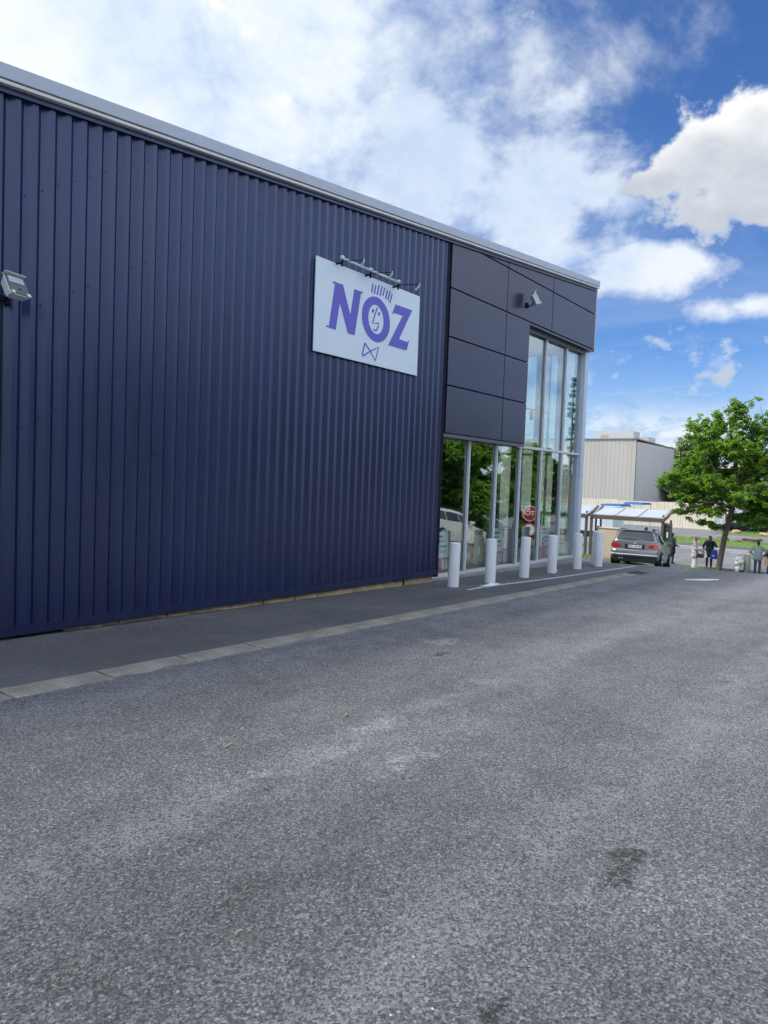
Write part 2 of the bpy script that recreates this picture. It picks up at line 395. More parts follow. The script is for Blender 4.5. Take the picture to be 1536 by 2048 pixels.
M['grass'] = P('verge_grass', (.14, .215, .05), .9, var=.4, vs=2.0, bump=.7, bs=25)
M['earth'] = P('far_ground', (.13, .135, .09), .95, var=.35, vs=.15)
M['kerb'] = P('kerb_concrete', (.40, .395, .37), .85, var=.2, bump=.2)
M['bark'] = P('bark', (.13, .112, .09), .9, var=.4, vs=5, bump=.9, bs=22, streak=True)
M['twig'] = P('twig', (.11, .08, .06), .9)
M['leaf'] = leafmat('maple_leaf', (.050, .12, .025), (.14, .26, .045), (.30, .42, .085), .42)
M['leafdark'] = leafmat('dark_leaf', (.014, .040, .014), (.032, .080, .022), (.07, .14, .03), .2)
M['needle'] = leafmat('blue_needle', (.018, .040, .038), (.045, .085, .075), (.10, .15, .13), .12)
M['leaffar'] = leafmat('hazed_far_leaf', (.22, .28, .22), (.30, .37, .27), (.40, .46, .32), .35)  # distance haze put into the colour: leaves paled

# ------------------------------------------------------------------ ground heights
def ss(a, b, x):
    t_ = min(1, max(0, (x-a)/(b-a))); return t_*t_*(3-2*t_)
def gz(x, y):
    yy = min(9.0, max(-14.0, y)); top = .40-.030*yy
    if x <= 20: z = top-.013*x
    else:
        z0 = top-.26; t_ = min(1.0, (x-20)/19.0)
        # gently rounded crest, straight ramp, rounded foot
        r_ = t_ if t_ > .06 else .06*.5*(t_/.06)**2+t_*.5
        f_ = 1-.20*ss(9, 12, y)*(1-ss(36, 42, x))
        z = z0+(-2.10-z0)*r_*f_
    return z
def sheet(name, xs, ys, mat, dz=0.0, zf=gz):
    mb = MB(); mb.grid([[(x, y, zf(x, y)+dz) for x in xs] for y in ys])
    o = mb.build(name, mat, smooth=True); return tag(o, kind='structure')
def lin(a, b, n): return [a+(b-a)*i/n for i in range(n+1)]

tag(sheet('ground', [-400, -150, -60]+lin(-30, 60, 60)+[80, 120, 200, 400, 900], [-500, -200, -80]+lin(-30, 30, 40)+[60, 120, 250, 600], M['earth'], -.14))
sheet('parking_lot', lin(-25, 19, 44)+lin(19.2, 22, 14)+lin(22.5, 38.9, 30), lin(-24, 16, 80), M['lot'])
sheet('pavement', lin(-25, 19, 44)+lin(19.2, 21.2, 10), lin(5.98, 8.25, 6), M['pave'], .004)
sheet('forecourt', lin(20.2, 36, 20), lin(8.6, 16, 16), M['pave'], .008)

# gutter of concrete slabs between lane and pavement
gut = tag(empty('gutter', (0, 5.8, 0)), kind='structure')
def slab_mesh(L, seed):
    r_ = random.Random(seed); mb = MB(); rows = []
    ys = [-.165, -.15, -.05, .155, .17]; hs = [-.03, .012, .004, .014, -.03]
    for i in range(5):
        x = L*i/4
        rows.append([(x+(r_.uniform(-.004, .004) if 0 < i < 4 else 0)+(0 if j != 2 else .0), ys[j]+(r_.uniform(-.016, .010) if j in (0, 1) else r_.uniform(-.005, .005)), hs[j]+r_.uniform(-.002, .002)) for j in range(5)])
    mb.grid(rows)
    mb.add(rows[0]+[(0, .1, -.04)], [(0, 1, 2, 3, 4)]); mb.add(rows[-1]+[(L, .1, -.04)], [(4, 3, 2, 1, 0)])
    return mb
protos = []
x = -3.43; i = 0
while x < 17.2:
    L = .872
    if len(protos) < 6:
        o = slab_mesh(L-.024, i).build('gutter_slab', M['gutter'], gut); protos.append(o)
    else:
        o = protos[i % 6].copy(); col.objects.link(o)
    zz0, zz1 = gz(x, 5.8), gz(x+L, 5.8)
    o.location = (x, 0, zz0+random.uniform(0, .004)); o.rotation_euler = (math.atan(-.030)*1.0, math.atan2(zz0-zz1, L), random.uniform(-.004, .004))
    o.parent = gut; x += L; i += 1
# drain grate where the gutter ends
dg = tag(empty('drain_grate', (17.55, 5.72, gz(17.55, 5.72)+.006)), 'small dark iron drain grate at the far end of the concrete gutter', 'drain')
mb = MB()
for i in range(9): mb.box(-.26+i*.06, -.235+i*.06, -.14, .14, 0, .012)
mb.build('bars', P('cast_iron', (.05, .05, .05), .6), dg)
mb = MB(); mb.box(-.30, .30, -.18, -.145, 0, .016); mb.box(-.30, .30, .145, .18, 0, .016); mb.box(-.30, -.265, -.145, .145, 0, .016); mb.box(.265, .30, -.145, .145, 0, .016)
mb.build('frame', P('cast_iron_frame', (.07, .07, .07), .6), dg)

# painted marks
def ribbon(name, pts, wd, mat, dz):
    mb = MB(); a = []; b = []
    P_ = []
    for i in range(len(pts)-1):
        n_ = max(2, int(math.hypot(pts[i+1][0]-pts[i][0], pts[i+1][1]-pts[i][1])/.15))
        for j in range(n_): t_ = j/n_; P_.append((pts[i][0]*(1-t_)+pts[i+1][0]*t_, pts[i][1]*(1-t_)+pts[i+1][1]*t_))
    P_.append(pts[-1])
    for i, (x, y) in enumerate(P_):
        w_ = wd*random.uniform(.85, 1.1)
        a.append((x, y-w_/2, gz(x, y-w_/2)+dz)); b.append((x, y+w_/2, gz(x, y+w_/2)+dz))
    mb.grid([a, b]); return mb.build(name, mat)
lm = tag(ribbon('white_line', [(11.45, 6.82), (12.0, 6.84), (12.8, 6.79), (13.8, 6.69), (14.8, 6.62), (16.2, 6.57), (17.6, 6.52), (19.6, 6.45)], .075, M['paint'], .010), 'thin wavering white line painted on the pavement past the bollards', 'road marking')
mb = MB(); pts = [(16.72, 4.42), (16.95, 4.46), (17.35, 4.22), (17.62, 3.92), (17.40, 3.84), (17.0, 4.05)]
mb.add([(x, y, gz(x, y)+.006) for x, y in pts], [tuple(range(len(pts)))])
tag(mb.build('painted_mark', M['paint']), 'white lozenge painted on the asphalt near the crest of the lane', 'road marking')

# ================================================================== the store
store = tag(empty('store_building', (12.2, 8.0, 0)), 'large navy ribbed metal store with slate panelled corner and tall glazed shop windows', 'building')
SO = Vector((12.2, 8.0, 0))
def sb(mb, name, mat, parent=None, smooth=False, bevel=0.0):
    """build in world coordinates, then hang under the store (or one of its parts)"""
    par = parent or store
    off = par.matrix_world.translation if par is not store else SO
    mb.V = [(v[0]-SO.x, v[1]-SO.y, v[2]-SO.z) for v in mb.V]
    o = mb.build(name, mat, None, smooth, bevel); o.parent = par
    return o
PITCH_R = .1864
def roof_under(x): return 6.04+.1008*(x-3.54)      # underside of the verge at the wall
def roof_top(x): return 6.15+.1017*(x-3.47)
# --- ribbed cladding, sheet by sheet (five ribs each)
prof = [(0.0, 0.0), (.30, 0.0), (.52, .045), (.527, .052), (.542, .052), (.549, .045), (.62, .045), (1.0, 0.0)]
x = 3.79-.535*PITCH_R-5*PITCH_R*9
sheets_end = 12.10
while x < sheets_end-.05:
    mb = MB(); lo = []; hi_ = []; jy = random.uniform(-.002, .002)
    for r_ in range(5):
        for fx, fy in prof[:-1]:
            xx = x+(r_+fx)*PITCH_R
            if xx > sheets_end: break
            lo.append((xx, 7.972+fy+jy, .235)); hi_.append((xx, 7.972+fy-jy, roof_under(xx)+.05))
    xx = min(x+5*PITCH_R, sheets_end)
    lo.append((xx, 7.9725, .235)); hi_.append((xx, 7.9725, roof_under(xx)+.05))
    mb.grid([lo, hi_])
    sb(mb, 'cladding_sheet', M['navy'])
    x += 5*PITCH_R
# screws in raking rows, as the sheets are staggered
mb = MB()
for row, z0 in enumerate((6.0, 4.75, 3.5, 2.25, 1.0, -.25, -1.5, -2.75)):
    for j in range(60):
        xx = 3.79+j*PITCH_R*1.0+.06*PITCH_R; zz = z0+(xx-3.5)*.62
        if xx > 12.0 or zz > roof_under(xx)-.1 or zz < .35: continue
        mb.lathe([(.010, 0), (.010, -.006), (.005, -.010)], 6, (xx+.10*PITCH_R, 8.014, zz), 'y')
o = sb(mb, 'screws', M['black']); o['kind'] = 'stuff'
# flashing at the foot, trim under the verge, black corner post
mb = MB(); mb.prism_yz([(7.955, .25), (8.03, .262), (8.03, .150), (7.955, .152)], -7, 12.12); sb(mb, 'base_flashing', M['navy'])
mb = MB()
xa, xb = -7.0, 19.60
mb.hexa([(xa, 7.935, roof_top(xa)-.262), (xb, 7.935, roof_top(xb)-.262), (xb, 8.02, roof_top(xb)-.262), (xa, 8.02, roof_top(xa)-.262),
         (xa, 7.935, roof_top(xa)-.205), (xb, 7.935, roof_top(xb)-.205), (xb, 8.02, roof_top(xb)-.205), (xa, 8.02, roof_top(xa)-.205)])
sb(mb, 'verge_trim', M['navy'])
def verge(name, y0, y1, d0, d1, mat, xe):
    mb = MB()
    mb.hexa([(xa, y0, roof_top(xa)-d0), (xe, y0, roof_top(xe)-d0), (xe, y1, roof_top(xe)-d0), (xa, y1, roof_top(xa)-d0),
             (xa, y0, roof_top(xa)-d1), (xe, y0, roof_top(xe)-d1), (xe, y1, roof_top(xe)-d1), (xa, y1, roof_top(xa)-d1)])
    return sb(mb, name, mat, bevel=.006)
verge('roof_fascia', 7.86, 8.10, .150, 0, M['fascia'], 19.66)
verge('fascia_groove', 7.895, 8.08, .163, .152, M['black'], 19.64)
verge('fascia_lip', 7.868, 8.09, .203, .164, M['lip'], 19.655)
mb = MB(); mb.box(12.085, 12.205, 7.985, 8.32, .11, 6.75); sb(mb, 'corner_post', M['black'])
# --- slate cassette panels, each with folded edges
def panel(poly):
    cx = sum(p[0] for p in poly)/len(poly); cz = sum(p[1] for p in poly)/len(poly)
    n_ = len(poly); mb = MB(); e = .006
    front = []
    for px, pz in poly:
        front.append((px+(e if px < cx else -e), pz+(e if pz < cz else -e)))
    vs = [(p[0], 7.972, p[1]) for p in front]+[(p[0], 7.978, p[1]) for p in poly]+[(p[0], 8.02, p[1]) for p in poly]
    fs = [tuple(range(n_))]
    for l_ in (0, 1):
        for i in range(n_): fs.append((l_*n_+i, (l_+1)*n_+i, (l_+1)*n_+(i+1) % n_, l_*n_+(i+1) % n_))
    mb.add(vs, fs); sb(mb, 'facade_panel', M['panel'])
X = [12.235, 14.58, 16.94, 19.70]; Zr = [3.016, 3.984, 4.952, 5.92, 6.896]; gp = .011
for a, b in zip(X[:-1], X[1:]):
    panel([(a+gp, Zr[3]+gp), (b-gp, Zr[3]+gp), (b-gp, Zr[4]-gp), (a+gp, Zr[4]-gp if a > 12.3 else Zr[4]-.012)])
for a, b in ((12.45, 14.58), (14.58, 16.94), (16.94, 19.70)):
    panel([(a+gp, Zr[4]+gp), (b-gp, Zr[4]+gp), (b-gp, roof_under(b)-.02), (a+gp, roof_under(a)-.02)])
for j in range(3):
    panel([(X[0]+gp, Zr[j]+gp), (X[1]-gp, Zr[j]+gp), (X[1]-gp, Zr[j+1]-gp), (X[0]+gp, Zr[j+1]-gp)])
    panel([(X[1]+gp, Zr[j]+gp), (15.74-.004, Zr[j]+gp), (15.74-.004, Zr[j+1]-gp), (X[1]+gp, Zr[j+1]-gp)])
# backing behind the open joints
mb = MB(); mb.prism_xz([(12.21, 3.03), (15.73, 3.03), (15.73, 5.93), (19.69, 5.93), (19.69, roof_under(19.69)+.1), (12.21, roof_under(12.21)+.1)], 8.021, 8.20); sb(mb, 'panel_backing', M['black'])
mb = MB(); mb.box(19.702, 19.76, 7.965, 8.25, 5.90, roof_under(19.7)); sb(mb, 'corner_trim', M['fascia'])
# soffit trims over the glass
mb = MB(); mb.box(12.21, 15.755, 7.99, 8.30, 2.945, 3.012); sb(mb, 'soffit_trim', P('soffit_grey', (.10, .11, .13), .5))
mb = MB(); mb.box(15.742, 19.76, 7.985, 8.30, 5.86, 5.908); sb(mb, 'soffit_trim', M['panel'])
mb = MB(); mb.box(15.76, 19.474, 8.12, 8.30, 5.76, 5.858); sb(mb, 'head_frame', P('head_frame', (.07, .085, .09), .45))
mb = MB(); mb.box(15.728, 15.752, 8.022, 8.30, 3.02, 5.86); sb(mb, 'reveal', M['panel'])
# --- glazing
GY = 8.22
mul = [12.30, 13.56, 14.78, 15.96, 17.14, 18.40, 19.47]
for i, mxx in enumerate(mul):
    top = 2.945 if mxx < 15.75 else 5.76
    if i == 0 or i == 6: continue
    mb = MB(); mb.box(mxx-.030, mxx+.030, GY-.055, GY-.005, .10, top); o = sb(mb, 'mullion', M['alu'], bevel=.004)
    mb = MB(); mb.box(mxx-.032, mxx+.032, GY+.012, GY+.20, .10, top); sb(mb, 'mullion_fin', M['darkfin'])
mb = MB(); mb.box(12.21, 12.26, GY-.04, GY+.16, .10, 2.945); sb(mb, 'mullion', M['alu'])
mb = MB()
mb.box(15.76, 19.47, GY-.060, GY-.004, 2.935, 2.995); sb(mb, 'transom', M['alu'], bevel=.004)
mb = MB(); mb.box(15.76, 19.47, GY+.012, GY+.12, 2.925, 2.99); sb(mb, 'transom_fin', M['darkfin'])
mb = MB(); mb.box(12.10, 19.47, GY-.085, GY+.16, .045, .098); sb(mb, 'sill', M['alu'], bevel=.004)
edges = [12.26]+mul[1:6]+[19.47]
for a, b in zip(edges[:-1], edges[1:]):
    mb = MB(); mb.box(a+.004, b-.004, GY-.003, GY+.009, .099, 2.944 if b < 15.9 else 2.93); sb(mb, 'glass_pane', M['glass'])
for a, b in ((15.765, 17.14), (17.14, 18.40), (18.40, 19.47)):
    mb = MB(); mb.box(a+.004, b-.004, GY-.003, GY+.009, 2.994, 5.759); sb(mb, 'glass_pane', M['glass'])
# corner column
mb = MB(); mb.box(19.475, 19.70, 8.10, 8.42, -.10, 5.855); sb(mb, 'corner_column', M['column'], bevel=.008)
mb = MB(); mb.box(19.470, 19.705, 8.095, 8.425, 2.37, 2.376); sb(mb, 'column_joint', P('joint', (.2, .22, .25), .6))
# plinth in blocks and the old foundation under the cladding
x = 12.12; i = 0
while x < 19.55:
    L = min(random.uniform(.8, 1.3), 19.6-x)
    mb = MB(); j = random.uniform(-.006, .006)
    mb.box(x+.002, x+L-.004, 8.10+j, 8.40, -.20, .043-.004*(i % 2)); sb(mb, 'plinth_block', M['concrete'], bevel=.008); x += L; i += 1
mb = MB(); mb.box(-7, 12.13, 8.12, 8.40, -.2, .20); sb(mb, 'foundation_core', P('damp_earth', (.035, .028, .02), .95))
x = 4.35; i = 0
while x < 12.0:
    L = min(random.uniform(.28, .75), 12.09-x); t_ = random.uniform(.0, .02)
    zb = gz(x+L/2, 8)-.03+random.uniform(0, .025); zt = .145-random.uniform(0, .012)
    if zt-zb > .02:
        mb = MB(); n_ = 5; lo = []; hi_ = []
        for q in range(n_+1):
            xx = x+.006+(L-.016)*q/n_
            lo.append((xx, 8.02+random.uniform(0, .05), zb+random.uniform(-.01, .018))); hi_.append((xx, 8.05+random.uniform(0, .03), zt+random.uniform(-.012, .004)))
        bk = [(p[0], 8.2, zt) for p in hi_]; fr = [(p[0], p[1]+.0, (p[2]+q_[2])/2+random.uniform(-.01, .01)) for p, q_ in zip(lo, hi_)]
        mb.grid([lo, fr, hi_, bk]); sb(mb, 'foundation_stone', M['stone'], smooth=True)
    x += L; i += 1
# --- roof and the sides away from the camera
mb = MB()
mb.hexa([(-7, 8.0, roof_top(-7)-.14), (19.6, 8.0, roof_top(19.6)-.14), (19.6, 30, roof_top(19.6)-.14), (-7, 30, roof_top(-7)-.14),
         (-7, 8.0, roof_top(-7)-.02), (19.6, 8.0, roof_top(19.6)-.02), (19.6, 30, roof_top(19.6)-.02), (-7, 30, roof_top(-7)-.02)])
sb(mb, 'roof', P('roof_sheet', (.16, .17, .19), .6))
mb = MB(); mb.box(-7, -6.85, 8.05, 29.9, -.2, roof_under(-7)); sb(mb, 'rear_wall', M['navy'])
mb = MB(); mb.prism_xz([(-7, -.2), (19.6, -.2), (19.6, roof_under(19.6)), (-7, roof_under(-7))], 29.8, 29.95); sb(mb, 'back_wall', M['navy'])
mb = MB(); mb.box(19.63, 19.75, 8.43, 29.9, 5.84, roof_under(19.6)); sb(mb, 'front_panel_band', M['panel'])
mb = MB(); mb.box(19.58, 19.73, 10.75, 29.9, -.6, 5.838); sb(mb, 'front_wall', M['navy'])
mb = MB(); mb.box(19.56, 19.68, 8.43, 10.75, -.6, .08); sb(mb, 'front_plinth', M['concrete'])
for yy in (9.20, 10.0):
    mb = MB(); mb.box(19.58, 19.64, yy-.03, yy+.03, .08, 5.83); sb(mb, 'front_mullion', M['alu'])
mb = MB(); mb.box(19.58, 19.64, 8.43, 10.75, 2.93, 2.99); sb(mb, 'front_transom', M['alu'])
for a, b in ((8.43, 9.17), (9.23, 9.97), (10.03, 10.74)):
    for z0, z1 in ((.085, 2.928), (2.995, 5.83)):
        mb = MB(); mb.box(19.60, 19.61, a, b, z0, z1); sb(mb, 'front_pane', M['glass'])
# --- inside
mb = MB(); mb.box(12.14, 19.50, 8.41, 16, -.02, .045); sb(mb, 'shop_floor', M['infloor'])
mb = MB(); mb.box(12.14, 15.6, 8.43, 16, 3.02, 3.10); sb(mb, 'shop_ceiling', M['inwall'])
mb = MB(); mb.box(15.60, 15.68, 8.43, 16, 3.02, 7.0); sb(mb, 'bulkhead', M['inwall'])
mb = MB(); mb.box(12.14, 19.50, 16.0, 16.1, -.02, 7.2); sb(mb, 'partition', M['inwall'])
mb = MB(); mb.box(12.14, 12.2, 8.43, 16, -.02, 3.02); sb(mb, 'side_partition', M['inwall'])
mb = MB(); mb.box(15.7, 19.5, 8.43, 16, 6.5, 6.6); sb(mb, 'upper_ceiling', M['inwall'])

# things behind the glass
def carton(loc, s, rz, label):
    r_ = empty('cardboard_box', loc, rz); a, b, h = s
    mb = MB(); mb.box(-a/2, a/2, -b/2, b/2, 0, h); mb.build('body', M['card'], r_, bevel=.006)
    mb = MB(); mb.box(-a/2-.001, a/2+.001, -.03, .03, h*.6, h+.002); mb.build('tape', P('tape', (.45, .33, .18), .3), r_)
    mb = MB(); mb.box(-a*.25, a*.1, -b/2-.003, -b/2, h*.25, h*.6); mb.build('label_sheet', M['pwhite'], r_)
    return tag(r_, label, 'box', 'cardboard boxes stacked behind the shop glass')
pal = tag(empty('pallet', (14.45, 8.85, .046)), 'wooden pallet on the shop floor behind the glass', 'pallet')
for i in range(7):
    mb = MB(); mb.box(-.55+i*.17, -.45+i*.17, -.45, .45, .115, .138); mb.build('plank', M['wood'], pal)
for yy in (-.40, 0, .32):
    mb = MB(); mb.box(-.55, .57, yy, yy+.08, 0, .114); mb.build('bearer', M['wood'], pal)
carton((14.25, 8.80, .186), (.52, .6, .42), .05, 'cardboard box on the pallet behind the glass, bottom of the stack')
carton((14.27, 8.82, .610), (.5, .55, .40), -.04, 'cardboard box on top of the stack behind the glass')
carton((14.80, 8.87, .186), (.42, .6, .62), .10, 'tall cardboard box beside the stacked boxes on the pallet')
carton((16.55, 9.3, .047), (.6, .5, .45), .3, 'cardboard box on the shop floor between the posters')
def poster(x, y, label, fig):
    r_ = empty('poster', (x, y, .10), 0.0); r_.rotation_euler = (-.06, 0, .05)
    mb = MB(); mb.box(-.30, .30, 0, .012, .30, .86); mb.build('sheet', M['pwhite'], r_)
    mb = MB(); mb.box(-.30, .30, 0, .012, 0, .298); mb.build('pink_band', M['pink'], r_)
    for (a, b, c, d_) in ((-.20, .08, .73, .78), (-.22, .18, .665, .685), (-.22, .10, .63, .648), (-.05, .22, .52, .56), (-.05, .2, .44, .455), (-.05, .17, .41, .425)):
        mb = MB(); mb.box(a, b, -.002, 0, c, d_); mb.build('print_line', P('print_blue', (.06, .13, .25), .6), r_)
    for sx in (-.02, .12):
        mb = MB(); mb.add([(sx, -.003, .03), (sx+.13, -.003, .05), (sx+.10, -.003, .27), (sx+.03, -.003, .25)], [(0, 1, 2, 3)]); mb.build('printed_bag', P('print_white', (.8, .8, .82), .5), r_)
    if fig:
        mb = MB(); mb.lathe([(.001, .0), (.05, .0), (.05, -.003), (.001, -.003)], 16, (-.14, -.001, .50), 'y'); mb.build('printed_hair', P('print_hair', (.05, .03, .02), .6), r_)
        mb = MB(); mb.add([(-.27, -.0015, .02), (-.03, -.0015, .02), (-.06, -.0015, .40), (-.13, -.0015, .46), (-.22, -.0015, .40)], [(0, 1, 2, 3, 4)]); mb.build('printed_figure', P('print_red', (.5, .10, .10), .6), r_)
    return tag(r_, label, 'poster')
poster(13.02, 8.42, 'white and pink poster inside the glass beside the navy cladding', False)
poster(15.55, 8.46, 'white and pink poster with a printed figure between second and third bollards', True)
poster(18.25, 8.48, 'white and pink poster inside the glass behind the fourth bollard', True)
# a freezer-like cabinet near the corner
cb = tag(empty('display_cabinet', (18.85, 9.35, .046)), 'dark grey display cabinet inside the glass next to the corner column', 'cabinet')
mb = MB(); mb.box(-.3, .3, -.3, .3, .08, 1.25); mb.build('body', P('cabinet_grey', (.07, .08, .09), .4), cb, bevel=.02)
mb = MB(); mb.box(-.26, .26, -.32, -.302, .2, 1.15); mb.build('door', M['clearglass'], cb)
mb = MB(); mb.box(-.28, .28, -.28, .28, 0, .078); mb.build('foot', M['black'], cb)
# shelves of goods that fill the view into the shop
for j, (sx, sy) in enumerate(((13.4, 10.6), (15.0, 11.4))):
    sh_ = tag(empty('shop_shelf', (sx, sy, .046), .25), ['dark shop shelf deep behind the first glass panes', 'dark shop shelf deep behind the third glass pane'][j], 'shelf')
    for xx in (-.8, .78):
        mb = MB(); mb.box(xx, xx+.03, -.3, .3, 0, 2.0); mb.build('upright', M['black'], sh_)
    for q in range(5):
        mb = MB(); mb.box(-.77, .78, -.3, .3, .1+q*.42, .13+q*.42); mb.build('shelf_board', M['inwall'], sh_)
        if q < 4:
            mb = MB()
            for g_ in range(6): mb.box(-.7+g_*.24, -.5+g_*.24, -.25, .2, .131+q*.42, .3+q*.42+random.uniform(0, .12))
            mb.build('goods', P('goods%d%d' % (j, q), random.choice([(.3, .2, .12), (.10, .13, .2), (.22, .2, .17), (.2, .07, .06)]), .6), sh_)
# track spot hanging inside the tall corner window
ts = tag(empty('track_light', (18.5, 9.2, 4.14)), 'black track spotlight hanging inside the upper corner window', 'lamp')
mb = MB(); mb.box(-2.0, .95, -.02, .02, 0, .035); mb.build('track', M['black'], ts)
mb = MB(); mb.tube([(0, 0, 0), (0, 0, -.07)], .012, 6); mb.build('stem', M['black'], ts)
mb = MB(); mb.tube([(.05, .03, -.05), (-.07, -.04, -.24)], .055, 12); mb.build('spot_head', M['black'], ts)
mb = MB(); mb.tube([(-1.5, 0, .03), (-1.5, 0, 2.3)], .006, 5); mb.tube([(.9, 0, .03), (.9, 0, 2.3)], .006, 5); mb.build('hanger_wire', M['black'], ts)

# ------------------------------------------------------------------ the store sign
sg = tag(empty('store_sign', (9.62, 7.9, 3.98)), 'pale blue store sign board with purple NOZ lettering and face on the ribbed wall', 'sign')
SX, SY, SZ = 9.62, 7.9, 3.98
def sgn(mb, name, mat, parent=None, bevel=0):
    kk = 7.918/7.85; mb.V = [(v[0]*kk-SX, v[1]+.068-SY, 2+(v[2]-2)*kk-SZ) for v in mb.V]; return mb.build(name, mat, parent or sg, bevel=bevel)
mb = MB(); mb.prism_xz([(8.215, 3.992), (11.017, 3.984), (11.017, 5.446), (8.215, 5.454)], 7.852, 7.872); board = sgn(mb, 'board', M['board'], bevel=.004)
mb = MB(); mb.box(8.3, 10.95, 7.874, 7.902, 4.3, 4.36); mb.box(8.3, 10.95, 7.874, 7.902, 5.1, 5.16); sgn(mb, 'batten', M['black'])
mb = MB()
for i in range(12):
    for zz in (4.01, 5.425): mb.lathe([(.008, 0), (.006, -.004)], 8, (8.26+i*.245, 7.852, zz), 'y')
sgn(mb, 'board_screws', M['lampgrey'])['kind'] = 'stuff'
FN = [(8.608, 5.150), (8.851, 5.154), (9.064, 4.700), (9.142, 5.147), (9.362, 5.149), (9.350, 5.123), (9.311, 5.122), (9.185, 4.403), (9.016, 4.404), (8.792, 4.864), (8.712, 4.406), (8.488, 4.412), (8.489, 4.434), (8.553, 4.437), (8.664, 5.124), (8.613, 5.128)]
FZ = [(10.272, 5.142), (10.781, 5.143), (10.413, 4.556), (10.684, 4.550), (10.696, 4.582), (10.719, 4.576), (10.654, 4.398), (10.105, 4.398), (10.503, 4.990), (10.236, 4.988), (10.213, 4.958), (10.192, 4.966)]
mb = MB(); mb.prism_xz(FN, 7.8455, 7.8515); sgn(mb, 'letter_n', M['purple'])
mb = MB(); mb.prism_xz(FZ, 7.8455, 7.8515); sgn(mb, 'letter_z', M['purple'])
def ell(cx, cz, a, b, sh_, n=40): return [(cx+a*math.cos(t_)+sh_*math.sin(t_), cz+b*math.sin(t_)) for t_ in (2*math.pi*i/n for i in range(n))]
Oo = ell(9.743, 4.771, .386, .380, -.02); Oi = ell(9.739, 4.771, .213, .246, -.012); n_ = len(Oo)
mb = MB(); vs = [(p[0], y, p[1]) for y in (7.8455, 7.8515) for ring in (Oo, Oi) for p in ring]; fs = []
for i in range(n_):
    j = (i+1) % n_
    fs += [(i, j, n_+j, n_+i), (2*n_+i, 3*n_+i, 3*n_+j, 2*n_+j), (i, 2*n_+i, 2*n_+j, j), (n_+i, n_+j, 3*n_+j, 3*n_+i)]
mb.add(vs, fs); sgn(mb, 'letter_o', M['purple'])
def stroke(pts, wd, y0=7.8455):
    mb = MB(); L = []; Rr = []
    for i, (x, z) in enumerate(pts):
        a = pts[max(i-1, 0)]; b = pts[min(i+1, len(pts)-1)]; tx, tz = b[0]-a[0], b[1]-a[1]; l_ = math.hypot(tx, tz) or 1
        nx, nz = -tz/l_*wd/2, tx/l_*wd/2; L.append((x+nx, z+nz)); Rr.append((x-nx, z-nz))
    for i in range(len(pts)-1):
        mb.prism_xz([L[i], L[i+1], Rr[i+1], Rr[i]], y0-.0002*i, 7.8515)
    return mb
for (a, b) in [[(9.619, 5.351), (9.598, 5.2)], [(9.7, 5.342), (9.666, 5.195)], [(9.79, 5.363), (9.742, 5.191)], [(9.871, 5.367), (9.825, 5.2)], [(9.949, 5.358), (9.901, 5.214)], [(10.029, 5.334), (9.981, 5.177)], [(10.102, 5.334), (10.052, 5.172)], [(10.163, 5.297), (10.107, 5.137)]]:
    sgn(stroke([a, b], .030), 'hair_stroke', M['purple'])
sgn(stroke([(9.757, 4.975), (9.646, 4.69), (9.813, 4.722), (9.802, 4.655), (9.762, 4.592), (9.715, 4.576), (9.684, 4.600)], .026), 'nose_line', M['purple'])
for cx, cz in ((9.646, 4.90), (9.816, 4.884)):
    mb = MB(); mb.prism_xz(ell(cx, cz, .026, .034, .006, 14), 7.8455, 7.8515); sgn(mb, 'eye', M['purple'])
sgn(stroke([(9.462, 4.323), (9.612, 4.21), (9.837, 4.314), (9.76, 4.071), (9.612, 4.21), (9.422, 4.099), (9.403, 4.122), (9.462, 4.323)], .026), 'bow_tie', M['purple'])

# lamps over the sign: white rail with joints and three thin arms
sr = tag(empty('sign_lamp_rail', (9.5, 7.97, 5.5)), 'white lamp rail with three thin black arms above the sign board', 'lamp')
def srb(mb, name, mat, parent=None, **kw):
    mb.V = [(v[0]-9.5, v[1]-7.97, v[2]-5.5) for v in mb.V]; return mb.build(name, mat, parent or sr, **kw)
KN = [(8.76, 7.80, 5.545), (9.49, 7.80, 5.535), (10.27, 7.80, 5.525)]
WR = P('rail_white', (.60, .68, .70), .35)
for a, b in zip(KN[:-1], KN[1:]):
    mb = MB(); mb.tube([a, b], .019, 10); srb(mb, 'rail_tube', WR, smooth=True)
for kx, ky, kz in KN:
    mb = MB(); mb.lathe([(.008, -.035), (.028, -.03), (.035, 0), (.028, .03), (.008, .035)], 14, (kx, ky, kz+.01), 'x'); srb(mb, 'joint', WR, smooth=True)
    mb = MB(); mb.box(kx-.012, kx+.012, 7.80, 7.966, kz-.085, kz-.06); mb.box(kx-.011, kx+.011, 7.79, 7.814, kz-.13, kz-.03); srb(mb, 'bracket', M['black'])
    mb = MB(); mb.tube([(kx, 7.79, kz-.05), (kx, 7.50, kz-.08), (kx, 7.33, kz-.10)], .006, 6); srb(mb, 'arm', M['black'])
    mb = MB(); mb.tube([(kx, 7.34, kz-.08), (kx, 7.345, kz-.13), (kx, 7.42, kz-.19)], [.009, .012, .016], 8); srb(mb, 'lamp_head', M['lampgrey'])

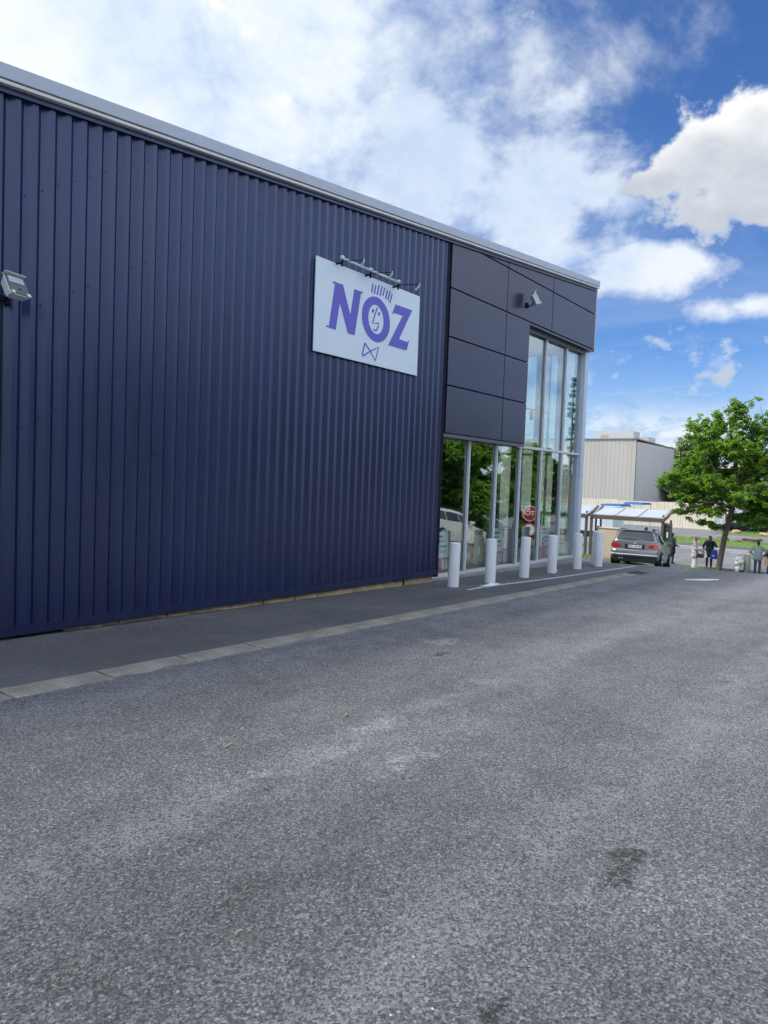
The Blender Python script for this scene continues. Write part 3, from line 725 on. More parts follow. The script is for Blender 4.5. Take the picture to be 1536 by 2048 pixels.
# floodlights
def floodlight(loc, yaw, pitch, wd, hh, dp, label, wall_y):
    r_ = empty('floodlight', loc)
    head = empty('head', (0, 0, 0)); head.parent = r_; head.rotation_euler = (pitch, 0, yaw)
    mb = MB(); a = wd/2
    mb.hexa([(-a*.8, dp, -hh*.42), (a*.8, dp, -hh*.42), (a*.8, dp, hh*.30), (-a*.8, dp, hh*.30), (-a, 0, -hh/2), (a, 0, -hh/2), (a, 0, hh/2), (-a, 0, hh/2)])
    mb.build('housing', M['lampgrey'], head, bevel=.008)
    mb = MB(); mb.box(-a*.94, a*.94, -.012, -.001, -hh*.46, hh*.46); mb.build('front_plate', M['lampdark'], head)
    mb = MB(); mb.box(-a*.78, a*.74, -.018, -.0125, hh*.08, hh*.40); mb.build('reflector', M['reflector'], head)
    mb = MB(); mb.box(-a*1.02, a*1.02, -.045, .02, hh*.5, hh*.53); mb.build('visor', M['lip'], head)
    for sx in (-1, 1):
        mb = MB(); mb.box(sx*a*.78-a*.16, sx*a*.78+a*.16, -.022, -.0125, -hh*.50, -hh*.36); mb.build('clip', M['lampgrey'], head)
    mb = MB(); mb.box(-a*.1, a*.12, -.016, -.0125, -hh*.24, -hh*.18); mb.build('sensor', M['black'], head)
    # yoke and wall plate
    mb = MB(); wy = wall_y-loc[1]
    mb.tube([(-a*.7, dp*.5, -hh*.35), (-a*.5, dp*.9, -hh*.55), (0, wy*.8, -hh*.5), (0, wy, -hh*.45)], .014, 6); mb.box(-.05, .05, wy-.02, wy-.001, -hh*.62, -hh*.25)
    mb.build('bracket', M['black'], r_)
    return tag(r_, label, 'lamp')
floodlight((3.585, 7.66, 3.872), .28, -.50, .245, .235, .10, 'grey floodlight on the ribbed wall at the left edge', 7.965)
floodlight((15.53, 7.72, 6.40), .75, -.50, .23, .32, .11, 'small grey floodlight on the slate panel above the corner window', 7.965)

# ------------------------------------------------------------------ bollards
bm_ = MB(); bm_.lathe([(.108, -.06), (.108, .86), (.104, .876), (.09, .884), (.002, .888)], 28)
bl0 = None
for i, (x, y, h, lab) in enumerate([(11.70, 7.30, .86, 'white round bollard nearest the navy cladding'), (12.88, 7.16, .90, 'white round bollard second from the navy cladding, crumpled plastic at its foot'), (14.43, 7.18, .90, 'white round bollard third from the navy cladding'),
     (15.93, 7.21, .90, 'white round bollard fourth from the navy cladding, before a pink poster'), (17.47, 7.23, .91, 'white round bollard in front of the corner column'), (18.68, 7.14, .93, 'white round bollard between corner column and beige cabinet, the nearer of two'), (19.25, 7.45, .93, 'white round bollard mostly hidden behind the sixth bollard')]):
    b = tag(empty('bollard', (x, y, gz(x, y))), lab, 'bollard', 'white bollards along the shop front')
    if bl0 is None: o = soft(bm_.build('post', M['white'], b)); bl0 = o
    else: o = bl0.copy(); col.objects.link(o); o.parent = b
    o.scale = (1, 1, h/.888); b.rotation_euler = (random.uniform(-.012, .012), random.uniform(-.012, .012), i)
# litter
def litter(name, x, y, sx, sy, h, label, cat, seed, m_=None, kind_n=7):
    r_ = random.Random(seed); mb = MB(); rows = []
    for i in range(kind_n+1):
        row = []
        for j in range(kind_n+1):
            u, v_ = i/kind_n-.5, j/kind_n-.5
            xx, yy = x+u*sx*(1+r_.uniform(-.2, .2)), y+v_*sy*(1+r_.uniform(-.25, .25))
            row.append((xx-x, yy-y, gz(xx, yy)+.012+h*r_.random()*(1-2*max(abs(u), abs(v_)))-gz(x, y)))
        rows.append(row)
    mb.grid(rows); o = mb.build(name, m_ or P('litter_white', (.72, .75, .77), .35), None); o.location = (x, y, gz(x, y))
    return tag(o, label, cat)
litter('plastic_sheet', 12.50, 6.92, .70, .16, .05, 'crumpled white plastic sheet lying at the foot of the second bollard', 'litter', 3)
litter('plastic_bag', 16.45, 7.42, .30, .16, .09, 'crumpled white bag lying behind the fourth bollard', 'litter', 5)

# ================================================================== street and surroundings
ROADZ = -2.22
flat = lambda zc_: (lambda x, y: zc_)
sheet('sidewalk', lin(38.9, 43.0, 6), lin(-30, 45, 30), M['pave'], 0.0, lambda x, y: -2.10 if x > 39 else gz(x, y)+.004)
sheet('street', [43.1, 47, 51, 55, 57.95], lin(-60, 120, 30), M['road'], 0.0, flat(ROADZ))
sheet('far_sidewalk', [58.1, 60, 61.6], lin(-60, 120, 30), M['pave'], 0.0, flat(-2.10))
sheet('yard_apron', [61.6, 70, 80, 95], lin(-60, 120, 30), M['road'], 0.0, flat(-2.11))
def kerb_row(name, x0, x1, y0, y1, z0, z1):
    r_ = tag(empty(name, ((x0+x1)/2, 0, 0)), kind='structure'); first = None
    y = y0
    while y < y1:
        if first is None:
            mb = MB(); hw = (x1-x0)/2; mb.prism_xz([(-hw, z0), (hw, z0), (hw, z1), (-hw*.5, z1+.004), (-hw, z1-.02)], .006, .994); o = mb.build('kerb_stone', M['kerb'], r_); first = o
        else: o = first.copy(); col.objects.link(o)
        o.parent = r_; o.location = (0, y, random.uniform(-.006, .006)); y += 1.0
kerb_row('near_kerb', 42.98, 43.12, 2, 20, -2.4, -2.095)
kerb_row('far_kerb', 57.93, 58.12, 4, 24, -2.4, -2.08)
mb = MB()
for a, b in ((-60, 2), (20, 120)): mb.box(42.98, 43.12, a, b, -2.4, -2.095)
for a, b in ((-60, 4), (24, 120)): mb.box(57.93, 58.12, a, b, -2.4, -2.08)
tag(mb.build('kerb_strip', M['kerb']), kind='structure')
mb = MB(); mb.add([(56.9, -60, ROADZ+.005), (57.05, -60, ROADZ+.005), (57.05, 120, ROADZ+.005), (56.9, 120, ROADZ+.005)], [(0, 1, 2, 3)])
tag(mb.build('edge_line', M['paint']), 'long white edge line painted along the far side of the street', 'road marking')

# grass: tufts of blades on shallow mounds
def grass_patch(name, x0, x1, y0, y1, zf, n, hgt, edge=.3, label='', seed=1):
    r_ = np.random.default_rng(seed); V = []; F = []
    mb = MB(); xs = lin(x0, x1, 14); ys = lin(y0, y1, 30)
    mb.grid([[(x+math.sin(y*2.1)*edge*.3*(1 if x in (x0, x1) else 0), y, zf(x, y)+.02+.05*math.sin(math.pi*(x-x0)/(x1-x0))) for x in xs] for y in ys]); mb.mi = 1
    for _ in range(n):
        x = r_.uniform(x0, x1); y = r_.uniform(y0, y1); a = r_.uniform(0, 6.28); h = hgt*r_.uniform(.5, 1.2); w_ = .012*r_.uniform(.7, 1.8)
        z = zf(x, y)+.02+.05*math.sin(math.pi*(x-x0)/(x1-x0)); lx, ly = r_.normal(0, .3*h), r_.normal(0, .3*h)
        c_, s_ = math.cos(a)*w_, math.sin(a)*w_
        mb.add([(x-c_, y-s_, z), (x+c_, y+s_, z), (x+lx, y+ly, z+h)], [(0, 1, 2)])
    o = mb.build(name, [M['grass'], M['leafg']]); return tag(o, label, 'grass', kind='stuff')
M['leafg'] = leafmat('grass_blade', (.10, .175, .03), (.16, .26, .05), (.27, .35, .10), .3)
gzr = lambda x, y: -2.11
grass_patch('grass', 61.7, 69.0, -4, 26, gzr, 9000, .16, label='bright green grass verge beyond the street', seed=2)
grass_patch('grass', 79.5, 90, -6, 18.4, gzr, 9000, .16, label='green grass bank below the dark shrub', seed=3)
grass_patch('grass', 38.6, 40.9, 6.6, 10.6, lambda x, y: max(gz(x, y), -2.10), 3500, .055, label='small patch of grass round the tree foot', seed=4)
grass_patch('grass', 30.2, 33.5, 10.4, 16, gz, 3500, .07, label='thin grass strip behind the beige cabinet', seed=5)

# rocks on the verges
def rock(x, y, z, sx, sy, sz, seed, label, m_):
    bm = bmesh.new(); bmesh.ops.create_icosphere(bm, subdivisions=3, radius=1.0); r_ = np.random.default_rng(seed)
    ds = [Vector(r_.normal(size=3)).normalized() for _ in range(14)]; of = r_.uniform(.55, .95, 14)
    for v in bm.verts:
        for d_, f_ in zip(ds, of):
            q = v.co.dot(d_)
            if q > f_: v.co -= d_*(q-f_)
        v.co += Vector(r_.normal(0, .015, 3)); v.co = Vector((v.co.x*sx, v.co.y*sy, v.co.z*sz))
    me = bpy.data.meshes.new('rock'); bm.to_mesh(me); bm.free(); me.materials.append(m_)
    o = bpy.data.objects.new('rock', me); col.objects.link(o); o.location = (x, y, z+sz*.55); o.rotation_euler = (0, 0, r_.uniform(-.3, .3))
    return tag(o, label, 'rock', 'rocks set along the verges')
RB = P('brown_rock', (.16, .12, .10), .9, var=.4, bump=.6, bs=8); RT = P('tan_rock', (.50, .36, .22), .9, var=.35, bump=.6, bs=8); RG = P('mauve_rock', (.22, .17, .16), .9, var=.35, bump=.6, bs=8)
rock(68.2, 15.05, -2.1, .5, .66, .26, 1, 'long brown boulder just right of the tree trunk', RB)
rock(67.5, 13.60, -2.1, .4, .42, .20, 2, 'small dark boulder in the middle of the verge row', RB)
rock(70.0, 13.00, -2.1, .6, .85, .34, 3, 'large mauve boulder above the grey jumper', RG)
rock(67.4, 16.95, -2.1, .4, .55, .20, 4, 'brown boulder behind the patterned coat', RB)
rock(82.0, 16.75, -2.1, .5, .55, .28, 5, 'small tan and cream boulder below the dark shrub', RT)
rock(81.5, 13.95, -2.1, .5, .75, .28, 6, 'flat tan boulder at the right edge', RT)

# ------------------------------------------------------------------ leafy trees
def leaf_cloud(clumps, dens, size, seed, flat_=.55, shell=.45, pts=None):
    """clusters of five drooping leaflets through ellipsoid clumps; returns verts, faces"""
    r_ = np.random.default_rng(seed); C_ = []
    for (c, rad) in (clumps or []):
        rad = np.array(rad, float); n_ = max(12, int(dens*rad[0]*rad[1]*rad[2]*4.2/np.mean(rad)**.6))
        d_ = r_.normal(size=(n_, 3)); d_ /= np.linalg.norm(d_, axis=1)[:, None]
        rr = r_.uniform(shell, 1.0, n_)**.6*(1+.16*r_.normal(size=n_))
        C_.append(np.array(c)+d_*rr[:, None]*rad)
    C_ = np.concatenate(C_) if pts is None else pts; n_ = len(C_)
    a0 = r_.uniform(0, 6.28, n_)[:, None]; s_ = (size*r_.uniform(.65, 1.25, n_))[:, None]; tilt = r_.normal(0, .35, (n_, 2))
    a = a0+np.arange(5)[None]*1.2566+r_.normal(0, .15, (n_, 5)); dx_, dy_ = np.cos(a), np.sin(a); l_ = s_*r_.uniform(.8, 1.1, (n_, 5))
    lean = dx_*tilt[:, :1]+dy_*tilt[:, 1:]; wx, wy = -dy_*l_*.30, dx_*l_*.30; dr = -.28*l_-r_.uniform(0, .22, (n_, 5))*l_
    mz = l_*.05+lean*l_*.6; tz = dr+lean*l_; px, py, pz = (C_[:, i][:, None] for i in range(3)); z0 = np.zeros_like(l_)
    q = np.stack([np.stack([px+z0, py+z0, pz+z0], -1), np.stack([px+dx_*l_*.6+wx, py+dy_*l_*.6+wy, pz+mz], -1), np.stack([px+dx_*l_, py+dy_*l_, pz+tz], -1), np.stack([px+dx_*l_*.6-wx, py+dy_*l_*.6-wy, pz+mz], -1)], 2)
    V = q.reshape(-1, 3); k_ = np.arange(len(V)//4)[:, None]*4
    F = np.stack([np.concatenate([k_, k_+1, k_+2], 1), np.concatenate([k_, k_+2, k_+3], 1)], 1).reshape(-1, 3)
    return V, F
def mesh_obj(name, V, F, mat, parent=None):
    me = bpy.data.meshes.new(name); V = np.asarray(V, np.float32); F = np.asarray(F, np.int32)
    me.vertices.add(len(V)); me.vertices.foreach_set('co', V.ravel()); me.loops.add(len(F)*3); me.loops.foreach_set('vertex_index', F.ravel())
    me.polygons.add(len(F)); me.polygons.foreach_set('loop_start', np.arange(len(F), dtype=np.int32)*3); me.update(calc_edges=True)
    me.materials.append(mat); o = bpy.data.objects.new(name, me); col.objects.link(o)
    if parent: o.parent = parent
    return o
# the tree by the bus stop; u right, v up, w away, seen from the lane
K = .0268
tb = Vector((41.4, 9.16, -2.12)); tv = Vector((.976, .216, 0)); tu = Vector((.216, -.976, 0))
def tl(px, py, w_=0.0): u = (px-1440)*K; return tu*u+tv*w_+Vector((0, 0, (1141-py)*K))
tree = tag(empty('street_tree', tb), 'broad leafy green street tree with leaning dark trunk by the bus stop', 'tree')
r_ = random.Random(11)
cl = []
for px, py, rx, ry, w_ in [(1440, 850, 42, 40, .2), (1400, 885, 45, 40, -.5), (1386, 852, 26, 24, -.2), (1452, 815, 20, 20, .3), (1462, 832, 16, 20, 0), (1484, 868, 40, 42, .9), (1518, 862, 36, 45, .4), (1440, 905, 60, 42, -.8), (1500, 930, 55, 45, -.2), (1392, 932, 48, 30, .5), (1352, 955, 32, 18, -.3), (1335, 970, 22, 16, -.5), (1420, 972, 55, 30, -1.1), (1480, 985, 58, 30, -1.2), (1378, 985, 40, 22, .3), (1368, 1000, 30, 18, -.6), (1440, 1000, 50, 25, 1.0), (1520, 1010, 50, 30, -.4), (1548, 950, 60, 45, .3), (1562, 890, 50, 50, .8), (1575, 990, 45, 35, -.2), (1395, 1018, 30, 14, -.3), (1425, 1022, 28, 14, -.9), (1500, 1035, 30, 14, -.6), (1360, 1026, 14, 6, -.2), (1412, 1046, 16, 8, -.4), (1428, 1053, 12, 6, -.2), (1378, 1040, 8, 6, -.1), (1364, 873, 8, 4, 0), (1491, 800, 7, 6, .1), (1480, 812, 9, 8, .1), (1450, 803, 10, 6, .3), (1400, 905, 45, 40, 1.3), (1470, 920, 60, 50, 1.6), (1540, 925, 50, 50, 1.6), (1450, 960, 60, 35, 1.9), (1520, 985, 45, 30, .8), (1555, 1020, 40, 25, -.5), (1500, 1015, 40, 22, .6), (1535, 1045, 25, 12, -.2), (1580, 940, 50, 40, .2), (1475, 1035, 30, 12, .3)]:
    cl.append((tuple(tl(px, py, w_)), (rx*K, max(rx, 24)*K*.95 if rx > 15 else rx*K, ry*K)))
rg = np.random.default_rng(12); pts_ = []; tw = MB()
for c, (a, b, d_) in cl:
    c = np.array(c); n_ = max(4, int(13+a*26)) if a > .3 else 4
    for q in range(n_):
        d = rg.normal(size=3); d[2] = d[2]*.8+.25; d /= np.linalg.norm(d); L = rg.uniform(.55, 1.15)
        e = c+d*np.array([a, b, d_])*L; st = c+d*np.array([a, b, d_])*.12*L
        m_ = max(4, int(16*L*max(a, .3))); sag = np.array([0, 0, .06])
        t_ = rg.uniform(.30, 1.0, m_)**.8
        pts_.append(st+(e-st)*t_[:, None]+rg.normal(0, .055, (m_, 3)))
        if a > .3 and q % 2 == 0: tw.tube([tuple(st), tuple((st+e)/2+sag), tuple(e)], [.012, .008, .003], 3, cap=False)
pts_ = np.concatenate(pts_)
V_, F_ = leaf_cloud(None, 0, .122, 5, pts=pts_)
tw.build('twigs', M['twig'], tree)['kind'] = 'stuff'
mesh_obj('crown', V_, F_, M['leaf'], tree)
trunk = MB(); trunk.tube([tl(1439, 1146), tl(1438, 1136), tl(1441, 1110), tl(1446, 1070), tl(1452, 1040), tl(1457, 1010), tl(1462, 985), tl(1466, 960)], [.23, .165, .145, .135, .13, .13, .11, .085], 14)
trunk.build('trunk', M['bark'], tree, smooth=True)
limbs = [[(1457, 1012, 0), (1440, 975, -.3), (1422, 945, -.6), (1405, 905, -.6), (1395, 870, -.4)], [(1462, 985, 0), (1475, 950, .2), (1480, 905, .6), (1487, 865, .8), (1495, 835, .7)], [(1464, 972, 0), (1490, 950, -.2), (1530, 935, 0), (1560, 915, .4)],
         [(1460, 995, 0), (1435, 970, .5), (1400, 960, .5), (1365, 962, .1), (1340, 968, -.2)], [(1466, 962, 0), (1455, 915, .2), (1446, 870, .3), (1452, 825, .3), (1468, 806, .2), (1490, 797, .1)], [(1458, 1008, 0), (1490, 990, -.6), (1530, 985, -.6), (1570, 985, -.3)], [(1456, 1015, 0), (1425, 1005, -.6), (1390, 1005, -.5), (1365, 1000, -.5)], [(1464, 975, 0), (1470, 940, 1.2), (1465, 900, 1.7)], [(1457, 1010, 0), (1440, 1010, -.6), (1420, 1020, -.8)]]
for L in limbs:
    pts = [tl(*p) for p in L]; n_ = len(pts); mb = MB(); mb.tube(pts, [.10*(1-.85*i/(n_-1)) for i in range(n_)], 8); mb.build('limb', M['bark'], tree, smooth=True)
mb = MB()
for a, b, c in [((1500, 835), (1498, 820), (1495, 812)), ((1500, 835), (1508, 822), (1520, 815)), ((1500, 830), (1510, 826), (1516, 828)), ((1530, 838), (1522, 826), (1515, 818)), ((1530, 838), (1540, 830), (1545, 824)), ((1446, 820), (1438, 816), (1434, 821)), ((1452, 812), (1445, 806), (1440, 812)), ((1424, 842), (1418, 834), (1415, 832)), ((1400, 870), (1430, 850), (1437, 862)), ((1364, 873), (1378, 872), (1390, 875)), ((1527, 880), (1534, 872), (1540, 868))]:
    mb.tube([tl(*a, .2), tl(*b, .2), tl(*c, .2)], [.016, .011, .006], 5)
mb.build('bare_twigs', M['twig'], tree)['kind'] = 'stuff'

# other trees: the ones mirrored in the shop glass and the ones behind the sheds
def generic_tree(name, loc, H_, Wd, label, mat, seed, dens=130, size=.26, lo=.28):
    t_ = tag(empty(name, loc), label, 'tree'); r_ = random.Random(seed); cl = []
    for i in range(26):
        a = r_.uniform(0, 6.28); h = r_.uniform(lo, 1.0); rr = Wd*.5*math.sin(math.pi*min(1, (h-lo+.12)/(1.12-lo)))**.6*r_.uniform(.25, .95)
        s_ = Wd*r_.uniform(.10, .19); cl.append(((rr*math.cos(a), rr*math.sin(a), h*H_), (s_, s_, s_*.72)))
    cl.append(((0, 0, H_*.62), (Wd*.22, Wd*.22, H_*.2)))
    V_, F_ = leaf_cloud(cl, dens, size, seed); mesh_obj('crown', V_, F_, mat, t_)
    mb = MB(); mb.tube([(0, 0, -.2), (.05, 0, H_*.2), (.1, .1, H_*.45), (.05, .15, H_*.8)], [.024*H_, .018*H_, .013*H_, .004*H_], 10); mb.build('trunk', M['bark'], t_, smooth=True)
    for i in range(7):
        a = i*.9+r_.random(); mb = MB(); z0 = H_*r_.uniform(.25, .5)
        mb.tube([(.05, .05, z0), (math.cos(a)*Wd*.2, math.sin(a)*Wd*.2, z0+H_*.15), (math.cos(a)*Wd*.36, math.sin(a)*Wd*.36, z0+H_*.3)], [.009*H_, .006*H_, .002*H_], 6); mb.build('limb', M['bark'], t_, smooth=True)
    return t_
def conifer(name, loc, H_, Wd, label, seed, mat):
    t_ = tag(empty(name, loc), label, 'tree'); r_ = random.Random(seed); cl = []
    for i in range(60):
        h = r_.uniform(.06, 1)**.8; rr = Wd*.5*(1-h)*r_.uniform(.35, 1); a = r_.uniform(0, 6.28); s_ = max(.15, Wd*.13*(1-h*.7))
        cl.append(((rr*math.cos(a), rr*math.sin(a), H_*h), (s_, s_, s_*.5)))
    V_, F_ = leaf_cloud(cl, 170, .20, seed, shell=.2); mesh_obj('crown', V_, F_, mat, t_)
    mb = MB(); mb.tube([(0, 0, -.2), (0, 0, H_*.97)], [.018*H_, .03], 9); mb.build('trunk', M['bark'], t_); return t_
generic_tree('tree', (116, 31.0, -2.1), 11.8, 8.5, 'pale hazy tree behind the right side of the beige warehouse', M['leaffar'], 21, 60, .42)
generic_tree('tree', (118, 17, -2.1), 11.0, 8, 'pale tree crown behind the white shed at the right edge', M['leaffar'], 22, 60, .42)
generic_tree('tree', (36.0, -7.0, -2.1), 7.6, 6.6, 'bright leafy tree mirrored in the first two shop panes', M['leaf'], 31, 150, .24, .22)
generic_tree('tree', (44.5, -6.0, -2.1), 6.6, 5.0, 'dark leafy tree mirrored beside the second mullion', M['leaf'], 32, 150, .24, .2)
generic_tree('tree', (46, -13.0, -2.1), 9.5, 8.0, 'tall dark tree mirrored above the first shop panes', M['leafdark'], 33, 110, .32, .3)
generic_tree('tree', (58, -12.0, -2.1), 6.8, 6.0, 'tall dark tree mirrored at the top of the middle panes', M['leafdark'], 36, 110, .32, .3)
conifer('conifer', (54.3, -7.0, -2.1), 12.8, 2.6, 'slim dark conifer mirrored in the upper corner pane', 34, M['leafdark'])
conifer('conifer', (76, -19, -2.1), 8.5, 6.0, 'broad dark conifer mirrored low in the upper corner panes', 35, M['leafdark'])

# the wood along the far side of the lot (behind the photographer)
cl = []; r_ = random.Random(77)
for i in range(150):
    xx = r_.uniform(-22, 33); h = r_.uniform(.3, 1)**.8*r_.uniform(6.5, 9.5); cl.append(((xx, -22+r_.uniform(-2.5, 2.5), h), (1.5, 1.5, 1.1)))
V_, F_ = leaf_cloud(cl, 16, .55, 78, shell=.1); tlv = mesh_obj('treeline', V_, F_, M['leafdark'])
tag(tlv, 'dark belt of trees mirrored softly in the ribbed wall', 'trees', kind='stuff')
# spreading blue-grey shrub on the bank
sh_ = tag(empty('shrub', (87.5, 15.6, -2.1)), 'dark blue-green spreading conifer shrub on the bank at the right edge', 'shrub')
cl = []; r_ = random.Random(4)
for i in range(110):
    a = r_.uniform(-3.8, 3.2); h = .2+max(.5, 3.4-abs(a+1.6)*.72)*r_.uniform(.05, 1); cl.append(((r_.uniform(-1.2, 1.2), a, h), (.55, .6, .30)))
V_, F_ = leaf_cloud(cl, 230, .20, 9, shell=.1); mesh_obj('foliage', V_, F_, M['needle'], sh_)
mb = MB()
for i in range(6): mb.tube([(0, -.6, 0), (r_.uniform(-.5, .5), r_.uniform(-2, 1.2), 1.0), (r_.uniform(-.8, .8), r_.uniform(-3, 2), 1.7)], [.07, .05, .02], 6)
mb.build('stem', M['bark'], sh_)

# ------------------------------------------------------------------ sheds and fences beyond the street
def ribbed(mb, p0, p1, z0, z1, pitch, depth, n=None):
    """vertical trapezoid ribs from p0 to p1 (plan), outward = right-hand side of the direction"""
    d_ = Vector((p1[0]-p0[0], p1[1]-p0[1], 0)); L = d_.length; d_.normalize(); o_ = Vector((d_.y, -d_.x, 0)); a = []; b = []
    x = 0.0
    while x < L-pitch*.5:
        for f_, q in ((0, 0), (.80, 0), (.85, 1), (.95, 1)):
            p = Vector((p0[0], p0[1], 0))+d_*(x+f_*pitch)+o_*(depth*(1-q)); a.append((p.x, p.y, z0)); b.append((p.x, p.y, z1))
        x += pitch
    p = Vector((p1[0], p1[1], 0)); a.append((p.x, p.y, z0)); b.append((p.x, p.y, z1)); mb.grid([a, b]); return mb
wh = tag(empty('warehouse', (95, 32, -2.1)), 'tall beige ribbed metal warehouse with white roof units behind the bus shelters', 'building')
def wb(mb, name, mat, **kw):
    mb.V = [(v[0]-95, v[1]-32, v[2]+2.1) for v in mb.V]; return mb.build(name, mat, wh, **kw)
BG = P('beige_sheet', (.46, .435, .39), .6, var=.10, vs=.5, streak=True); BG2 = P('beige_panel', (.50, .485, .48), .6, var=.06, vs=.6, streak=True)
wb(ribbed(MB(), (95, 75), (95, 32.02), -2.1, 8.70, .56, .025), 'front_cladding', BG)
mb = MB(); mb.box(95.02, 112, 32.0, 75, -2.1, 8.45); wb(mb, 'wall', BG2)
mb = MB()
for i in range(9):
    mb.box(95.1+i*1.85, 95.1+i*1.85+1.83, 31.95, 31.999, -2.1, 8.42)
wb(mb, 'side_panels', BG2)
mb = MB(); mb.hexa([(94.85, 31.88, 8.70), (112.1, 31.88, 8.36), (112.1, 75, 8.36), (94.85, 75, 8.70), (94.85, 31.88, 8.86), (112.1, 31.88, 8.52), (112.1, 75, 8.52), (94.85, 75, 8.86)]); wb(mb, 'roof_edge', P('roof_edge_grey', (.16, .16, .155), .6))
mb = MB(); mb.add([(97, 38.6, 9.98), (97, 33.1, 9.98), (97, 33.1, 8.7), (97, 37.6, 8.7), (99.5, 38.6, 9.98), (99.5, 33.1, 9.98), (99.5, 33.1, 8.7), (99.5, 37.6, 8.7)], [(0, 1, 2, 3), (7, 6, 5, 4), (0, 4, 5, 1), (1, 5, 6, 2), (2, 6, 7, 3), (3, 7, 4, 0)]); wb(mb, 'roof_unit', P('roof_unit_white', (.52, .52, .50), .6, var=.2))
mb = MB(); mb.box(96.95, 96.99, 36.6, 37.6, 9.2, 9.55); wb(mb, 'faded_print', P('faded_orange', (.60, .40, .32), .7, var=.4))
mb = MB(); mb.box(101, 104, 32.4, 33.6, 8.4, 9.45); wb(mb, 'roof_unit', P('roof_unit_grey', (.5, .5, .5), .6, var=.2))
mb = MB(); rows = []
for i in range(9):
    t_ = i/8; rows.append([(105+2.2*t_, 31.9-4.4*t_, 3.1-2.6*(t_**.55)), (113, 31.9-4.4*t_, 3.1-2.6*(t_**.55))])
mb.grid(rows); wb(mb, 'canopy', P('canopy_dark', (.035, .034, .036), .7))
mb = MB(); mb.box(106.9, 113, 27.45, 31.9, -2.1, .55); wb(mb, 'porch', P('porch_dark', (.05, .05, .052), .7))

sd = tag(empty('shed', (92, 16, -2.1)), 'long white ribbed shed with dark eaves half hidden behind the tree', 'building')
def sdb(mb, name, mat): mb.V = [(v[0]-92, v[1]-16, v[2]+2.1) for v in mb.V]; return mb.build(name, mat, sd)
WS = P('white_sheet', (.56, .60, .62), .55, var=.08, streak=True)
sdb(ribbed(MB(), (92, 21.2), (92, -12), -2.1, 4.1, .50, .06), 'front_cladding', WS)
mb = MB(); mb.box(92.02, 106, -12, 21.2, -2.1, 4.1); sdb(mb, 'wall', WS)
mb = MB(); mb.box(91.3, 106.5, -12.5, 21.7, 4.12, 5.0); sdb(mb, 'eaves', P('eaves_dark', (.025, .025, .03), .6))
mb = MB(); mb.hexa([(91.2, -12.6, 5.01), (106.6, -12.6, 5.01), (106.6, 21.8, 5.01), (91.2, 21.8, 5.01), (93.5, -11, 5.5), (104, -11, 5.5), (104, 20.5, 5.5), (93.5, 20.5, 5.5)]); sdb(mb, 'roof', P('roof_tan', (.42, .37, .31), .8))
mb = MB(); mb.box(91.86, 91.93, 19.3, 20.0, -2.1, -.35); sdb(mb, 'door', P('rust_door', (.16, .045, .025), .6))

fn = tag(empty('fence', (85, 26, -2.1)), 'tall cream sheet metal fence behind the bus shelter', 'fence')
FC = P('cream_sheet', (.70, .64, .50), .6, var=.10, vs=1, streak=True)
y = 40.0
while y > 19.6:
    y2 = max(19.5, y-2.4); mb = MB(); ribbed(mb, (85, y), (85, y2+.08), -2.05, .84+random.uniform(-.05, .05), .30, .04)
    mb.V = [(v[0]-85, v[1]-26, v[2]+2.1) for v in mb.V]; mb.build('fence_panel', FC, fn)
    mb = MB(); mb.box(-.02, .10, y2-.02-26, y2+.07-26, 0, 3.0); mb.build('fence_post', P('fence_post', (.42, .42, .40), .5), fn); y = y2
mb = MB(); mb.box(-.25, .25, -6.4, 14, 0, .12); mb.build('footing', M['kerb'], fn)

# white box trailer parked in the yard with blue tarpaulins
tr = tag(empty('box_trailer', (60.2, 24.5, -2.22)), 'white box trailer parked across the street behind the shelters', 'trailer')
TW = P('trailer_white', (.62, .67, .69), .4, var=.05)
mb = MB(); mb.box(-.0, 2.4, -2.6, 6.5, .65, 2.78); mb.build('box', TW, tr, bevel=.03)
mb = MB(); mb.box(-.03, -.005, -2.62, 6.5, 2.62, 2.80); mb.box(-.03, -.005, -2.62, 6.5, .6, .72); mb.build('edge_rail', M['alu'], tr)
for yy in (-2.0, -.2, 1.6, 3.4, 5.2):
    mb = MB(); mb.box(-.02, -.004, yy, yy+.04, .73, 2.61); mb.build('seam', M['lampgrey'], tr)
for yy in (-1.2, -.2):
    mb = MB(); mb.lathe([(.1, -.02), (.40, -.02), (.44, .05), (.44, .24), (.1, .26)], 20, (.05, yy, .44), 'x'); mb.build('wheel', M['black'], tr)
mb = MB(); mb.box(.1, 2.3, -2.5, 6.4, .35, .648); mb.build('chassis', M['black'], tr)
for j, (y0, y1, xx, zz, lab) in enumerate(((20.9, 23.2, 66, .62, 'blue tarpaulin roof beyond the trailer, the lower and longer one'), (20.3, 22.4, 70, .80, 'blue tarpaulin roof beyond the trailer, the farther one'))):
    t_ = tag(empty('market_tent', (xx, (y0+y1)/2+1.8, -2.11)), lab, 'tent'); h = zz+2.11; a = (y1-y0)/2*.85
    mb = MB(); mb.hexa([(-1.5, -a, h-.12), (1.5, -a, h-.12), (1.5, a, h-.12), (-1.5, a, h-.12), (-1.2, -a*.9, h+.08), (1.2, -a*.9, h+.08), (1.2, a*.9, h+.08), (-1.2, a*.9, h+.08)]); mb.build('roof', P('blue_tarp%d' % j, (.022, .10, .31), .6), t_)
    for sx in (-1.4, 1.4):
        for sy in (-a+.1, a-.1):
            mb = MB(); mb.tube([(sx, sy, 0), (sx, sy, h-.11)], .03, 6); mb.build('leg', M['alu'], t_)

